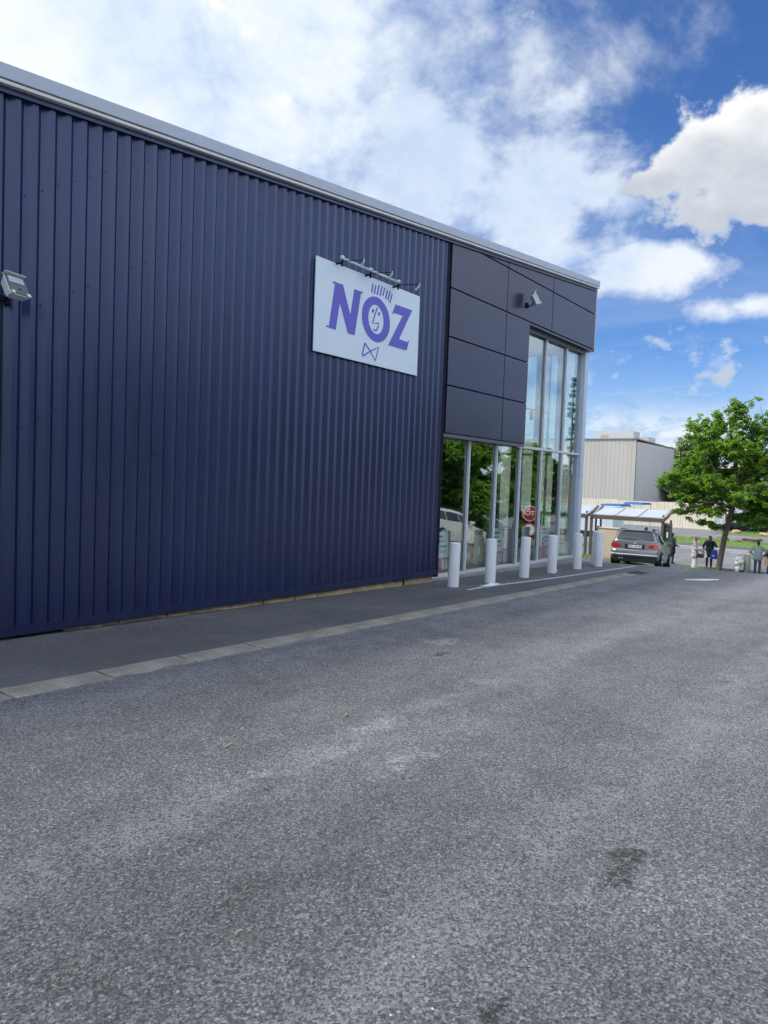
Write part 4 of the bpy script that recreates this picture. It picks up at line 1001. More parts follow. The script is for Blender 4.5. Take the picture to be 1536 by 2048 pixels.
# ------------------------------------------------------------------ bus shelters
BR = P('shelter_brown', (.115, .092, .078), .5, var=.1)
RF = P('shelter_roof', (.42, .455, .51), .55, var=.10)
def shelter(loc, L, label, ad, tilt=0.0):
    s = tag(empty('bus_shelter', loc), label, 'bus shelter', 'bus shelters'); H_ = 2.10
    # local: y from 0 (near post) to L, x towards the street
    for yy in (0.0, L):
        mb = MB(); mb.box(-.06, .06, yy-.06, yy+.06, -.1, H_); mb.build('post', BR, s, bevel=.01)
        mb = MB(); mb.box(1.24, 1.32, yy-.04, yy+.04, -.25, H_-.1); mb.build('rear_post', BR, s)
        # swept bracket
        pts = [(-.12, H_-.06), (.1, H_-.05), (.6, H_+.06), (1.1, H_+.22), (1.45, H_+.40)]
        mb = MB(); mb.prism_xz([(p[0], p[1]+.05) for p in pts]+[(p[0], p[1]-.10+.07*i/4) for i, p in reversed(list(enumerate(pts)))], yy-.05, yy+.05); mb.build('bracket', BR, s)
        mb = MB(); mb.box(-.035, .035, yy-.03, yy+.03, H_+.052, H_+.17); mb.build('finial', BR, s)
    mb = MB(); mb.box(-.075, .075, .061, L-.061, H_-.20, H_+.0); mb.build('front_beam', BR, s, bevel=.008)
    n_ = 3; st = (L-.16)/n_
    for i in range(n_):
        y0 = .08+i*st; mb = MB(); rows = []
        for q in range(7):
            t_ = q/6; xx = -.05+1.45*t_; zz = H_+.035+.32*t_**1.2; rows.append([(xx, y0+.02, zz), (xx, y0+st-.02, zz)])
        mb.grid(rows); o = mb.build('roof_panel', RF, s); m_ = o.modifiers.new('t', 'SOLIDIFY'); m_.thickness = .02
    for i in range(1, n_):
        y0 = .08+i*st; mb = MB(); rows = []
        for q in range(7):
            t_ = q/6; xx = -.05+1.45*t_; zz = H_+.045+.32*t_**1.2; rows.append([(xx, y0-.025, zz), (xx, y0+.025, zz)])
        mb.grid(rows); o = mb.build('roof_rib', BR, s); m_ = o.modifiers.new('t', 'SOLIDIFY'); m_.thickness = .035
    for i in range(2):
        mb = MB(); mb.box(1.275, 1.285, .08+i*(L-.1)/2, .03+(i+1)*(L-.1)/2, .15, 1.9); mb.build('rear_glass', M['clearglass'], s)
    mb = MB(); mb.box(1.25, 1.31, .045, L-.045, .95, 1.0); mb.build('rear_rail', BR, s)
    mb = MB(); mb.box(.85, 1.22, .4, L-.5, .42, .46); mb.build('bench_seat', BR, s)
    for yy in (.6, L-.7):
        mb = MB(); mb.box(1.0, 1.06, yy, yy+.06, -.25, .419); mb.build('bench_leg', BR, s)
    return s
s1 = shelter((35.0, 10.34, -1.37), 3.50, 'brown bus shelter with pale roof behind the grey estate car', True)
s2 = shelter((35.0, 14.10, -1.37), 3.50, 'brown bus shelter mostly hidden behind the corner column', False)
# advertising case at the near end
ad = tag(empty('advert_panel', (35.05, 10.10, -1.40)), 'dark framed advertising case at the near end of the bus shelter', 'advert panel')
mb = MB(); mb.box(-.06, .06, -.175, .175, 0, 1.92); mb.build('case', BR, ad, bevel=.01); ad.rotation_euler = (0, 0, -.25)
mb = MB(); mb.box(-.068, -.061, -.14, .14, .38, 1.82); mb.build('poster_sheet', P('ad_print', (.030, .050, .032), .25, var=.7, vs=2.2), ad)
mb = MB(); mb.box(-.071, -.0685, -.04, .03, 1.25, 1.5); mb.build('print_panel', M['pwhite'], ad)
mb = MB(); mb.box(-.0705, -.0685, -.135, .135, .42, 1.05); mb.build('print_panel', P('ad_field', (.14, .17, .06), .4, var=.6, vs=5), ad)
mb = MB(); mb.box(-.074, -.072, -.145, .145, .37, 1.83); mb.build('glass', M['clearglass'], ad)

# beige street cabinet
cbx, cby = 29.5, 10.80
ec = tag(empty('street_cabinet', (cbx, cby, gz(cbx, cby)), -.12), 'beige street cabinet with a dark base left of the grey estate car', 'cabinet')
BC = P('cabinet_beige', (.56, .48, .36), .5, var=.05)
mb = MB(); mb.box(-.2, .2, -.40, .40, .09, 1.37); mb.build('body', BC, ec, bevel=.012)
mb = MB(); mb.box(-.215, -.2015, -.36, .36, .16, 1.30); mb.build('door', BC, ec, bevel=.004)
mb = MB(); mb.box(-.235, -.216, .28, .30, .66, .80); mb.build('handle', M['black'], ec)
mb = MB(); mb.box(-.23, .23, -.43, .43, 1.372, 1.42); mb.build('top', BC, ec, bevel=.01)
mb = MB(); mb.box(-.19, .19, -.38, .38, -.15, .088); mb.build('base', M['concrete'], ec)

# ------------------------------------------------------------------ lettering helper
def text_mesh(name, body, size, mat, parent, mw, bold=0.0):
    cu = bpy.data.curves.new(name, 'FONT'); cu.body = body; cu.size = size; cu.align_x = 'CENTER'; cu.align_y = 'CENTER'; cu.extrude = .001; cu.offset = bold
    t_ = bpy.data.objects.new(name, cu); col.objects.link(t_)
    me = bpy.data.meshes.new_from_object(t_.evaluated_get(bpy.context.evaluated_depsgraph_get())); bpy.data.objects.remove(t_)
    me.materials.clear(); me.materials.append(mat); o = bpy.data.objects.new(name, me); col.objects.link(o); o.parent = parent; o.matrix_local = mw
    return o

# ------------------------------------------------------------------ cars
TY = P('tyre', (.012, .012, .013), .8); RIM = P('rim', (.38, .39, .40), .3, metal=.8)
CG = P('car_glass', (.02, .03, .032), .06, spec=.9, var=.05); TRIM = P('car_trim', (.015, .015, .016), .5)
RED = P('tail_red', (.50, .012, .02), .18, var=.1, coat=.6); CHR = P('chrome', (.75, .76, .77), .15, metal=.9); LENS = P('head_lens', (.6, .65, .68), .1, spec=.8)
def car(name, loc, rz, pitch, paint, label, detail=True, plate=None):
    c = empty(name, loc, rz, pitch); tag(c, label, 'car')
    ST = [(.00, .68, .46, .60), (.03, .78, .40, .65), (.10, .855, .36, .665), (.125, .86, .34, .96), (.22, .885, .30, 1.0), (.45, .90, .20, 1.0), (1.0, .908, .18, .985), (1.8, .908, .18, .97), (2.5, .906, .18, .955), (3.0, .903, .18, .935), (3.35, .90, .19, .90), (3.8, .885, .20, .85), (4.15, .84, .22, .785), (4.38, .74, .26, .70), (4.49, .60, .32, .60), (4.52, .48, .38, .53)]
    mb = MB(); rings = []
    for s, w_, zb, zt in ST:
        m_ = (zb+zt)/2; cr = .03 if s > 3.3 else 0.0
        half = [(0, zb), (w_*.82, zb), (w_*.97, zb+.06), (w_, m_-.04), (w_*.995, m_+.10 if m_+.10 < zt-.04 else zt-.05), (w_*.955, zt-.02), (w_*.88, zt), (0, zt+cr)]
        rings.append([(s, y, z) for y, z in half]+[(s, -y, z) for y, z in reversed(half[1:-1])])
    n_ = len(rings[0]); vs = [p for r_ in rings for p in r_]; fs = []
    for i in range(len(rings)-1):
        for j in range(n_): fs.append((i*n_+j, i*n_+(j+1) % n_, (i+1)*n_+(j+1) % n_, (i+1)*n_+j))
    fs += [tuple(range(n_)), tuple(range((len(rings)-1)*n_, len(rings)*n_))]
    mb.add(vs, fs)
    GH = [(.135, .80, .70, .98), (.20, .82, .70, 1.10), (.34, .83, .66, 1.30), (.46, .835, .63, 1.395), (.9, .85, .62, 1.425), (1.8, .86, .62, 1.435), (2.35, .855, .62, 1.405), (2.65, .85, .62, 1.33), (3.05, .83, .68, 1.06), (3.32, .80, .72, .93)]
    rings = []
    for s, wb_, wr, zr in GH:
        zb = .93 if s < 3 else .90
        half = [(0, zb), (wb_, zb), (wb_-.02, min(zb+.03, zr-.02)), (wr+.05, max(zr-.10, zb+.03)), (wr, zr-.03), (wr-.14, zr), (0, zr+.015)]
        rings.append([(s, y, z) for y, z in half]+[(s, -y, z) for y, z in reversed(half[1:-1])])
    n_ = len(rings[0]); vs = [p for r_ in rings for p in r_]; fs = []
    for i in range(len(rings)-1):
        for j in range(n_): fs.append((i*n_+j, i*n_+(j+1) % n_, (i+1)*n_+(j+1) % n_, (i+1)*n_+j))
    fs += [tuple(range(n_)), tuple(range((len(rings)-1)*n_, len(rings)*n_))]
    mb.add(vs, fs); soft(mb.build('body', paint, c), 35)
    # glass: tailgate window, windscreen, side windows
    def gside(s, zf):      # y on the greenhouse side at station s, height fraction
        for a, b in zip(GH[:-1], GH[1:]):
            if a[0] <= s <= b[0]:
                t_ = (s-a[0])/(b[0]-a[0]); wb_ = a[1]+(b[1]-a[1])*t_; wr = a[2]+(b[2]-a[2])*t_; zr = a[3]+(b[3]-a[3])*t_; break
        z0, z1 = .96, max(zr-.10, .965); z = z0+(z1-z0)*zf; return (wb_-.02+(wr+.05-wb_+.02)*zf, z)
    def patch(name, pts, mat):
        mb = MB(); mb.add(pts, [tuple(range(len(pts)))]); o = mb.build(name, mat, c); m_ = o.modifiers.new('t', 'SOLIDIFY'); m_.thickness = .012; m_.offset = 0; return o
    patch('rear_window', [(.150, .69, 1.035), (.150, -.69, 1.035), (.262, -.64, 1.22), (.362, -.59, 1.335), (.362, .59, 1.335), (.262, .64, 1.22)], CG)
    patch('windscreen', [(3.26, .70, .975), (3.26, -.70, .975), (2.70, -.60, 1.315), (2.70, .60, 1.315)], CG)
    for sd_ in (1, -1):
        for a, b in ((.40, 1.12), (1.18, 2.05), (2.11, 2.86)):
            pts = []
            for s, zf in ((a, .04), (b, .04), (b, .92), ((a+b)/2, .92), (a, .92)):
                y, z = gside(s, zf); pts.append((s, sd_*(y+.007), z))
            patch('side_window', pts, CG)
        mb = MB(); mb.box(2.66, 2.80, sd_*.90 if sd_ > 0 else sd_*.90-.18, sd_*.90+.18 if sd_ > 0 else sd_*.90, .96, 1.08); mb.build('wing_mirror', P('mirror_blue', (.02, .10, .22), .2) if plate and sd_ < 0 else paint, c, bevel=.03)
        mb = MB(); mb.tube([(.55, sd_*.60, 1.425), (.62, sd_*.60, 1.475), (1.5, sd_*.60, 1.49), (2.2, sd_*.60, 1.47), (2.28, sd_*.60, 1.42)], .014, 6); mb.build('roof_rail', TRIM, c)
        for s in (.80, 3.56):
            wroot = empty('wheel', (s, sd_*.80, .32)); wroot.parent = c
            y0 = -.10 if sd_ > 0 else -.125
            mb = MB(); mb.lathe([(.20, -.02), (.30, -.02), (.32, .02), (.32, .19), (.30, .225), (.20, .225)], 28, (0, y0, 0), 'y'); soft(mb.build('tyre', TY, wroot))
            mb = MB(); ys = y0+.228 if sd_ > 0 else y0-.022
            mb.lathe([(.03, -.002 if sd_ < 0 else .002), (.205, 0)], 28, (0, ys, 0), 'y')
            for q in range(5):
                a = q*1.2566; mb.tube([(.03*math.cos(a), ys+.006*sd_, .03*math.sin(a)), (.19*math.cos(a), ys+.006*sd_, .19*math.sin(a))], [.03, .018], 6)
            mb.build('rim', RIM, wroot)
            mb = MB(); ar = [(.36*math.cos(t_), .36*math.sin(t_)) for t_ in lin(-.35, math.pi+.35, 20)]
            yy = sd_*.912 - sd_*s*0
            mb.add([(s+p[0], sd_*.9125, .32+p[1]) for p in ar], [tuple(range(len(ar)))]); mb.build('wheel_arch', TRIM, c)
        mb = MB(); q_ = [(.105, .50, .755), (.098, .52, .845), (.10, .70, .880), (.112, .845, .875), (.36, .903, .81), (.36, .905, .775), (.112, .862, .735), (.10, .70, .735)]
        mb.add([(p[0], sd_*p[1], p[2]) for p in q_], [(0, 1, 2, 7), (7, 2, 3, 6), (6, 3, 4, 5)])
        o = mb.build('tail_light', RED, c); m_ = o.modifiers.new('t', 'SOLIDIFY'); m_.thickness = .03; m_.offset = 0
        mb = MB(); mb.add([(4.30, sd_*.79, .62), (4.44, sd_*.62, .58), (4.40, sd_*.60, .68), (4.20, sd_*.80, .72)], [(0, 1, 2, 3)]); mb.V = [(v[0]+.02, v[1]*1.02, v[2]+.01) for v in mb.V]
        o = mb.build('headlight', LENS, c); m_ = o.modifiers.new('t', 'SOLIDIFY'); m_.thickness = .02
    if detail:
        mb = MB(); mb.box(.085, .115, -.36, .36, .70, .86); mb.build('plate_recess', TRIM, c)
        mb = MB(); mb.box(.070, .084, -.26, .26, .725, .835); pl_ = mb.build('number_plate', P('plate_white', (.70, .72, .70), .4), c)
        mb = MB(); mb.box(.068, .0695, .215, .258, .727, .833); mb.build('plate_band', P('plate_blue', (.02, .05, .30), .4), c)
        if plate:
            text_mesh('plate_text', plate, .088, TRIM, c, Matrix.Translation((.066, -.02, .78)) @ Matrix.Rotation(R(90), 4, 'X').inverted() @ Matrix.Identity(4) if False else Matrix(((0, 0, -1, .0675), (-1, 0, 0, -.02), (0, 1, 0, .78), (0, 0, 0, 1))), .002)
        mb = MB(); mb.lathe([(.001, 0), (.042, 0), (.042, .008), (.001, .01)], 18, (.118, 0, .925), 'x'); mb.build('badge', P('badge', (.55, .62, .72), .25, metal=.5), c)
        mb = MB(); mb.tube([(.150, -.02, 1.045), (.148, .42, 1.06)], .012, 6); mb.tube([(.14, -.02, 1.03), (.16, .05, 1.05)], .02, 6); mb.build('wiper', TRIM, c)
        mb = MB(); mb.tube([(.085, .85, .475), (.022, .76, .47), (-.004, .5, .465), (-.012, 0, .465), (-.004, -.5, .465), (.022, -.76, .47), (.085, -.85, .475)], .022, 6); mb.build('bumper_strip', P('strip_silver', (.62, .64, .66), .35), c)
        mb = MB(); mb.hexa([(.06, -.74, .20), (.6, -.80, .18), (.6, .80, .18), (.06, .74, .20), (.02, -.76, .40), (.6, -.84, .35), (.6, .84, .35), (.02, .76, .40)]); mb.build('underbody', TRIM, c)
        for yy in (.42, .52):
            mb = MB(); mb.tube([(-.01, yy, .31), (.3, yy, .31)], .035, 10); mb.build('exhaust', CHR, c)
        mb = MB(); mb.box(.36, .46, -.60, .60, 1.395, 1.415); mb.build('spoiler', paint, c, bevel=.01)
        mb = MB()
        for yy in (-1, 1): mb.box(1.3, 1.48, yy*.915-.008, yy*.915+.008, .80, .825); mb.box(2.2, 2.38, yy*.915-.008, yy*.915+.008, .79, .815)
        mb.build('door_handle', paint, c)
    return c
def paintmat(name, c, metal=.5): return P(name, c, .32, metal=metal, var=.05, coat=.5, vs=1.0)
h0 = 10; hx, hy = math.cos(R(h0)), math.sin(R(h0)); cx0, cy0 = 27.45, 9.14
sl_ = (gz(cx0+3.5*hx, cy0+3.5*hy)-gz(cx0+.8*hx, cy0+.8*hy))/2.7
car('parked_car', (cx0, cy0, gz(cx0+.8*hx, cy0+.8*hy)-sl_*.8+.01), R(h0), -math.atan(sl_), paintmat('car_grey', (.21, .23, .235), .55), 'grey estate car seen from behind, parked by the bus shelter', True, 'CC-147-NE')
sl_ = (gz(25.5, 1)-gz(22.5, 1))/3.0
car('white_car', (21.4, 1.1, gz(22.2, 1.1)-.09+.05), 0.0, -math.atan(sl_), paintmat('car_white', (.72, .73, .73), 0), 'white car mirrored large in the first shop panes', False)
car('green_car', (48.6, -12.5, -2.10), .1, 0, paintmat('car_green', (.03, .12, .09)), 'dark green car mirrored under the trees in the shop glass', False)
car('dark_car', (35.6, -11.0, gz(37, -11)), .05, 0, paintmat('car_dark', (.03, .028, .03)), 'dark car mirrored at the left end of the shop glass', False)

# ------------------------------------------------------------------ signs and lamp mirrored in the glass
sp = tag(empty('road_sign', (34.3, -.45, gz(34.3, -.45)), 0.0), 'red STOP sign over a round red-ringed sign, mirrored in the shop glass', 'sign')
mb = MB(); mb.tube([(0, 0, -.2), (0, 0, 2.65)], .03, 10); mb.build('post', M['alu'], sp)
SR = P('sign_red', (.36, .018, .025), .4); SW = P('sign_white', (.75, .75, .75), .4)
sq = Matrix.Rotation(R(22), 4, 'Z').inverted()
def disc(r0, n, x, z, mat, name, rot=0.0, thick=.004):
    mb = MB(); mb.prism_yz([(r0*math.cos(2*math.pi*(i+rot)/n), z+r0*math.sin(2*math.pi*(i+rot)/n)) for i in range(n)], x, x+thick); o = mb.build(name, mat, sp); o.matrix_local = sq; return o
zc0 = .62-gz(34.3, -.45); zc1 = zc0-.86
disc(.42, 8, -.046, zc0, SW, 'octagon_border', .5); disc(.385, 8, -.0505, zc0, SR, 'octagon_face', .5)
o = text_mesh('stop_text', 'STOP', .34, SW, sp, sq @ Matrix(((0, 0, -1, -.053), (-1, 0, 0, 0), (0, 1, 0, zc0), (0, 0, 0, 1))), .006)
disc(.38, 32, -.046, zc1, SR, 'ring_face'); disc(.29, 32, -.0505, zc1, SW, 'ring_inner')
mb = MB(); mb.add([(-.052, .03, zc1-.18), (-.052, -.03, zc1-.18), (-.052, -.03, zc1+.02), (-.052, -.10, zc1+.02), (-.052, 0, zc1+.15), (-.052, .10, zc1+.02), (-.052, .03, zc1+.02)], [tuple(range(7))]); mb.build('arrow', TRIM, sp).matrix_local = sq
lp = tag(empty('street_lamp', (38.2, -8.2, -2.0)), 'tall curved street lamp mirrored in the first shop pane', 'street lamp')
mb = MB(); mb.tube([(0, 0, -.2), (0, 0, 4.2)]+[(-1.5+1.5*math.cos(a), 0, 4.2+2.6*math.sin(a)) for a in lin(.2, 1.45, 7)], [.085, .065]+[.05]*8, 10); mb.build('pole', M['alu'], lp, smooth=True)
mb = MB(); mb.hexa([(-1.9, -.12, 6.70), (-1.25, -.10, 6.72), (-1.25, .10, 6.72), (-1.9, .12, 6.70), (-1.85, -.08, 6.84), (-1.25, -.07, 6.84), (-1.25, .07, 6.84), (-1.85, .08, 6.84)]); mb.build('lantern', M['lampgrey'], lp)

# ------------------------------------------------------------------ people
def capsule(p1, r1, p2, r2, n=12, k_=4):
    p1, p2 = Vector(p1), Vector(p2); ax = p2-p1; L = ax.length
    t = ax/L if L > 1e-6 else Vector((0, 0, 1)); a = Vector((0, 0, 1)) if abs(t.z) < .9 else Vector((1, 0, 0)); u = (a-t*a.dot(t)).normalized(); v = t.cross(u)
    rings = []
    for i in range(k_+1):
        f_ = math.pi/2*(1-i/k_); rings.append((p1-t*r1*math.sin(f_), max(r1*math.cos(f_), 1e-4)))
    for i in range(k_+1):
        f_ = math.pi/2*i/k_; rings.append((p2+t*r2*math.sin(f_), max(r2*math.cos(f_), 1e-4)))
    V = []; F = []
    for c, r_ in rings:
        for j in range(n): V.append(c+r_*(math.cos(2*math.pi*j/n)*u+math.sin(2*math.pi*j/n)*v))
    for i in range(len(rings)-1):
        for j in range(n): F.append((i*n+j, i*n+(j+1) % n, (i+1)*n+(j+1) % n, (i+1)*n+j))
    F += [tuple(range(n-1, -1, -1)), tuple(range((len(rings)-1)*n, len(rings)*n))]
    return V, F
def hand(wrist, d, side, m_):
    """palm and five curled fingers; d = direction of the hand, side = towards the thumb"""
    w_, d = Vector(wrist), Vector(d).normalized(); s_ = Vector(side); s_ = (s_-d*s_.dot(d)).normalized(); nn = d.cross(s_); out = []
    out.append((w_, .026, w_+d*.075, .030, m_))
    for i, l_ in enumerate((.070, .078, .072, .056)):
        b = w_+d*.085+s_*(.030-.021*i); k1 = b+d*l_*.55+nn*.006; k2 = k1+(d*.6+nn*.7).normalized()*l_*.5
        out += [(b, .0105, k1, .0095, m_), (k1, .0095, k2, .0085, m_)]
    b = w_+d*.02+s_*.028; k1 = b+(d*.6+s_*.8).normalized()*.045; out += [(b, .013, k1, .0115, m_), (k1, .0115, k1+(d*.9+s_*.2+nn*.3).normalized()*.035, .010, m_)]
    return out
def human(H, top, legs, shoe, skin, hair, coat=None, coat_len=.47, bulk=1.0, lhand=None, rhand=None, lelb=None, relb=None, step=0.0, hood=None, wide=1.0, head_turn=0.0, skirt=None, seated=False):
    """capsules (p1,r1,p2,r2,mat); facing +y, x to the person's right"""
    c = []; f = H/1.70
    hipz, kz, az = .885*f, .47*f, .075*f
    for s in (-1, 1):
        fy = step*s
        hp = (s*.095*f, 0, hipz); kn = (s*.105*f, .02+fy*.5, kz); an = (s*.105*f, fy-.01, az)
        if seated: kn = (s*.12*f, .42*f, hipz-.02); an = (s*.12*f, .44*f, az+.37*f-.38*f)
        c += [(hp, .088*f*wide, kn, .062*f*wide, legs), (kn, .062*f*wide, an, .050*f*wide, legs)]
        c += [((an[0], an[1]-.03, an[2]-.035), .038, (an[0]+s*.012, an[1]+.155, an[2]-.048), .030, shoe)]
    # torso
    for s in (-1, 1):
        c += [((s*.075*f, 0, .93*f), .105*f*bulk, (s*.085*f, -.01, 1.17*f), .100*f*bulk, top), ((s*.085*f, -.01, 1.17*f), .105*f*bulk, (s*.105*f, -.01, 1.34*f), .082*f*bulk, top)]
    c += [((-.14*f, -.01, 1.375*f), .062*f*bulk, (.14*f, -.01, 1.375*f), .062*f*bulk, top), ((0, -.02, 1.36*f), .075*f, (0, 0, 1.46*f), .055*f, top if hood is None else hood)]
    if coat is not None:
        for s in (-1, 1):
            c += [((s*.085*f, 0, 1.0*f), .115*f*bulk, (s*.095*f, 0, coat_len*f+.09), .125*f*bulk, coat)]
        c += [((0, .02, 1.0*f), .11*f*bulk, (0, .02, coat_len*f+.09), .12*f*bulk, coat)]
    # arms
    for s, hnd, elb in ((-1, lhand, lelb), (1, rhand, relb)):
        sh_ = Vector((s*.185*f, -.01, 1.37*f)); el = Vector(elb) if elb else Vector((s*.245*f, -.03, 1.10*f)); hn = Vector(hnd) if hnd else Vector((s*.25*f, .06, .87*f))
        d_ = (hn-el).normalized()
        c += [(sh_, .062*f*bulk, el, .050*f*bulk, top), (el, .050*f*bulk, hn, .036*f*bulk, top)]
        c += hand(hn+d_*.015, d_, (-s*.5, .8, .3), skin)
    # head: cranium, jaw, nose, ears, eyes, mouth, hair
    q = Matrix.Rotation(head_turn, 3, 'Z'); hz = 1.585*f
    def hp_(x, y, z): return q @ Vector((x*f, y*f, 0))+Vector((0, 0, hz+z*f))
    c += [((0, 0, 1.44*f), .052*f, hp_(0, .005, -.06), .055*f, skin), (hp_(0, -.012, .03), .082*f, hp_(0, .0, .012), .078*f, skin), (hp_(0, .03, -.035), .058*f, hp_(0, .045, -.075), .036*f, skin)]
    c += [(hp_(0, .085, .005), .010*f, hp_(0, .103, -.018), .013*f, skin)]
    for s in (-1, 1):
        if hood is None: c += [(hp_(s*.079, -.005, .01), .014*f, hp_(s*.077, -.005, -.02), .010*f, skin)]
        c += [(hp_(s*.030, .076, .010), .010*f, hp_(s*.036, .074, .010), .009*f, hair)]
    c += [(hp_(-.018, .079, -.050), .008*f, hp_(.018, .079, -.050), .008*f, 'lip')]
    hh = hair if hood is None else hood
    c += [(hp_(0, -.030, .050), .080*f, hp_(0, -.050, .0), .070*f, hh), (hp_(0, .012, .066), .060*f, hp_(0, -.03, .062), .066*f, hh)]
    if hood is not None:
        c += [(hp_(-.045, -.035, .03), .052*f, hp_(-.045, -.03, -.06), .050*f, hood), (hp_(.045, -.035, .03), .052*f, hp_(.045, -.03, -.06), .050*f, hood), (hp_(0, -.035, -.03), .070*f, (0, -.03, 1.41*f), .10*f, hood), (hp_(0, .005, -.115), .048*f, (0, .03, 1.37*f), .075*f, hood)]
    return c
PM = {}
def pmat(name, c, rough=.8, **kw):
    if name not in PM: PM[name] = P('cloth_'+name, c, rough, **kw)
    return name
pmat('skin', (.42, .25, .17), .55); pmat('skin2', (.30, .16, .10), .55); pmat('lip', (.26, .09, .075), .5); pmat('hair', (.012, .009, .008), .6); pmat('greyhair', (.35, .34, .33), .7)
pmat('black', (.012, .013, .018)); pmat('ink', (.014, .017, .035)); pmat('cream', (.66, .60, .54)); pmat('pink', (.50, .29, .28)); pmat('shoew', (.60, .58, .56), .5); pmat('shoeb', (.02, .02, .02), .5)
pmat('grey', (.42, .47, .47), var=.1); pmat('charcoal', (.09, .10, .125)); pmat('jeans', (.04, .06, .11)); pmat('brown', (.10, .07, .05)); pmat('rust', (.35, .10, .06)); pmat('cap', (.09, .06, .05))
# patterned coat
def coatmat():
    m, t, b = bsdf('cloth_pattern'); pos = t.n('ShaderNodeTexCoord').outputs['Object']
    n1 = t.noise(t.v('MULTIPLY', pos, (1, 1, 1.6)), 11, 2, .4, 1.2)
    t.L.new(t.mix(t.sm(n1, .50, .54), (.66, .61, .60), (.22, .16, .20)), b.inputs['Base Color']); b.inputs['Roughness'].default_value = .85; return m
PM['pattern'] = coatmat()
def person(loc, rz, caps, label, seated_off=0.0, voxel=.0095):
    V = []; F = []; names = sorted({c[4] for c in caps}, key=str)
    for p1, r1, p2, r2, m_ in caps:
        v, f = capsule(p1, r1, p2, r2); o = len(V); V += [tuple(q) for q in v]; F += [tuple(i+o for i in fc) for fc in f]
    me = bpy.data.meshes.new('person'); me.from_pydata(V, [], F); o = bpy.data.objects.new('person', me); col.objects.link(o)
    r_ = o.modifiers.new('r', 'REMESH'); r_.mode = 'VOXEL'; r_.voxel_size = voxel
    s_ = o.modifiers.new('s', 'SMOOTH'); s_.factor = .5; s_.iterations = 3
    dg_ = bpy.context.evaluated_depsgraph_get(); me2 = bpy.data.meshes.new_from_object(o.evaluated_get(dg_)); o.modifiers.clear(); o.data = me2
    me2.materials.clear()
    for n_ in names: me2.materials.append(PM[n_])
    np_ = len(me2.polygons); cen = np.empty(np_*3, np.float32); me2.polygons.foreach_get('center', cen); cen = cen.reshape(-1, 3)
    best = np.full(np_, 1e9); idx = np.zeros(np_, np.int32)
    for p1, r1, p2, r2, m_ in caps:
        a, b = np.array(p1, float), np.array(p2, float); ab = b-a; l2 = max(ab @ ab, 1e-9); t = np.clip(((cen-a) @ ab)/l2, 0, 1)
        d = np.linalg.norm(cen-(a+t[:, None]*ab), axis=1)-(r1+(r2-r1)*t); g_ = d < best; best[g_] = d[g_]; idx[g_] = names.index(m_)
    me2.polygons.foreach_set('material_index', idx); me2.polygons.foreach_set('use_smooth', [True]*np_)
    o.location = loc; o.rotation_euler = (0, 0, rz); return tag(o, label, 'person', 'people waiting at the bus stop')
def face_to(dx_, dy_): return math.atan2(-dx_, dy_)          # rz so that local +y looks along (dx,dy)
RV = (.216, -.976)            # image right, on the ground
GZ = -2.10
# woman in the patterned coat, side on, looking to the right of the picture
pa = human(1.72, 'pattern', 'cream', 'shoew', 'skin2', 'hair', 'pattern', .60, 1.38, hood='pink', wide=1.75, rhand=(.16, .30, 1.02), relb=(.25, .02, 1.10), lhand=(-.14, .32, 1.00), lelb=(-.24, .04, 1.08), step=.05)
person((41.18, 10.41, GZ), face_to(*RV), pa, 'person in pink headscarf, patterned pale coat and cream trousers, turned side on')
# woman in black facing the lane, one hand at her chin
pb = human(1.75, 'ink', 'black', 'shoeb', 'skin', 'hair', 'ink', .60, 1.22, hood='black', wide=1.1, lhand=(-.10, .16, 1.42), lelb=(-.34, .10, 1.20), rhand=(.28, .10, .98), relb=(.34, -.06, 1.16), head_turn=.0)
person((42.6, 10.0, GZ), face_to(-.97, -.15), pb, 'person in black headscarf and long dark coat facing the lane beside the tree')
pc = human(1.76, 'black', 'ink', 'shoeb', 'skin2', 'hair', 'black', .55, 1.10, rhand=(.16, .26, 1.02), relb=(.27, .0, 1.08), lhand=(-.25, .1, .9))
person((42.9, 12.10, GZ), face_to(.75, -.6), pc, 'person all in black standing just right of the advertising case')
pd = human(1.68, 'grey', 'charcoal', 'shoeb', 'skin2', 'hair', 'grey', .74, 1.28, wide=1.1, lhand=(-.30, .26, 1.0), lelb=(-.40, .04, 1.12), rhand=(.30, .16, .98), relb=(.40, .02, 1.14), step=.04)
person((41.75, 7.42, GZ), face_to(.95, .1), pd, 'person in grey jumper and dark trousers seen from behind by the stone post')
pe = human(1.72, 'ink', 'jeans', 'shoew', 'skin', 'hair', 'ink', .62, 1.12, hood='black', rhand=(.22, .14, .92), relb=(.30, -.02, 1.12), lhand=(-.2, .2, 1.0), lelb=(-.3, 0, 1.1), step=.10)
person((41.3, 6.80, GZ), face_to(.1, .95), pe, 'person in black headscarf and navy coat at the right edge')
sz_ = gz(36.05, 11.3)+.0
pf = human(1.66, 'rust', 'charcoal', 'shoeb', 'skin', 'hair', seated=True, rhand=(.16, .34, 1.0), lhand=(-.10, .12, 1.42), lelb=(-.26, .14, 1.2))
person((35.98, 11.42, -1.37-.08), face_to(-1, 0), pf, 'person in rust top sitting in the shelter, head above the car roof')
pg = human(1.62, 'brown', 'charcoal', 'shoeb', 'skin', 'greyhair', seated=True)
person((35.98, 11.05, -1.37-.10), face_to(-1, 0), pg, 'grey-haired person sitting in the shelter beside the car roof')
ph = human(1.52, 'brown', 'charcoal', 'shoeb', 'skin2', 'cap', bulk=1.1, head_turn=.6)
person((34.2, 13.20, gz(34.2, 13.2)), face_to(-.6, .8), ph, 'person in brown cap standing behind the beige cabinet')

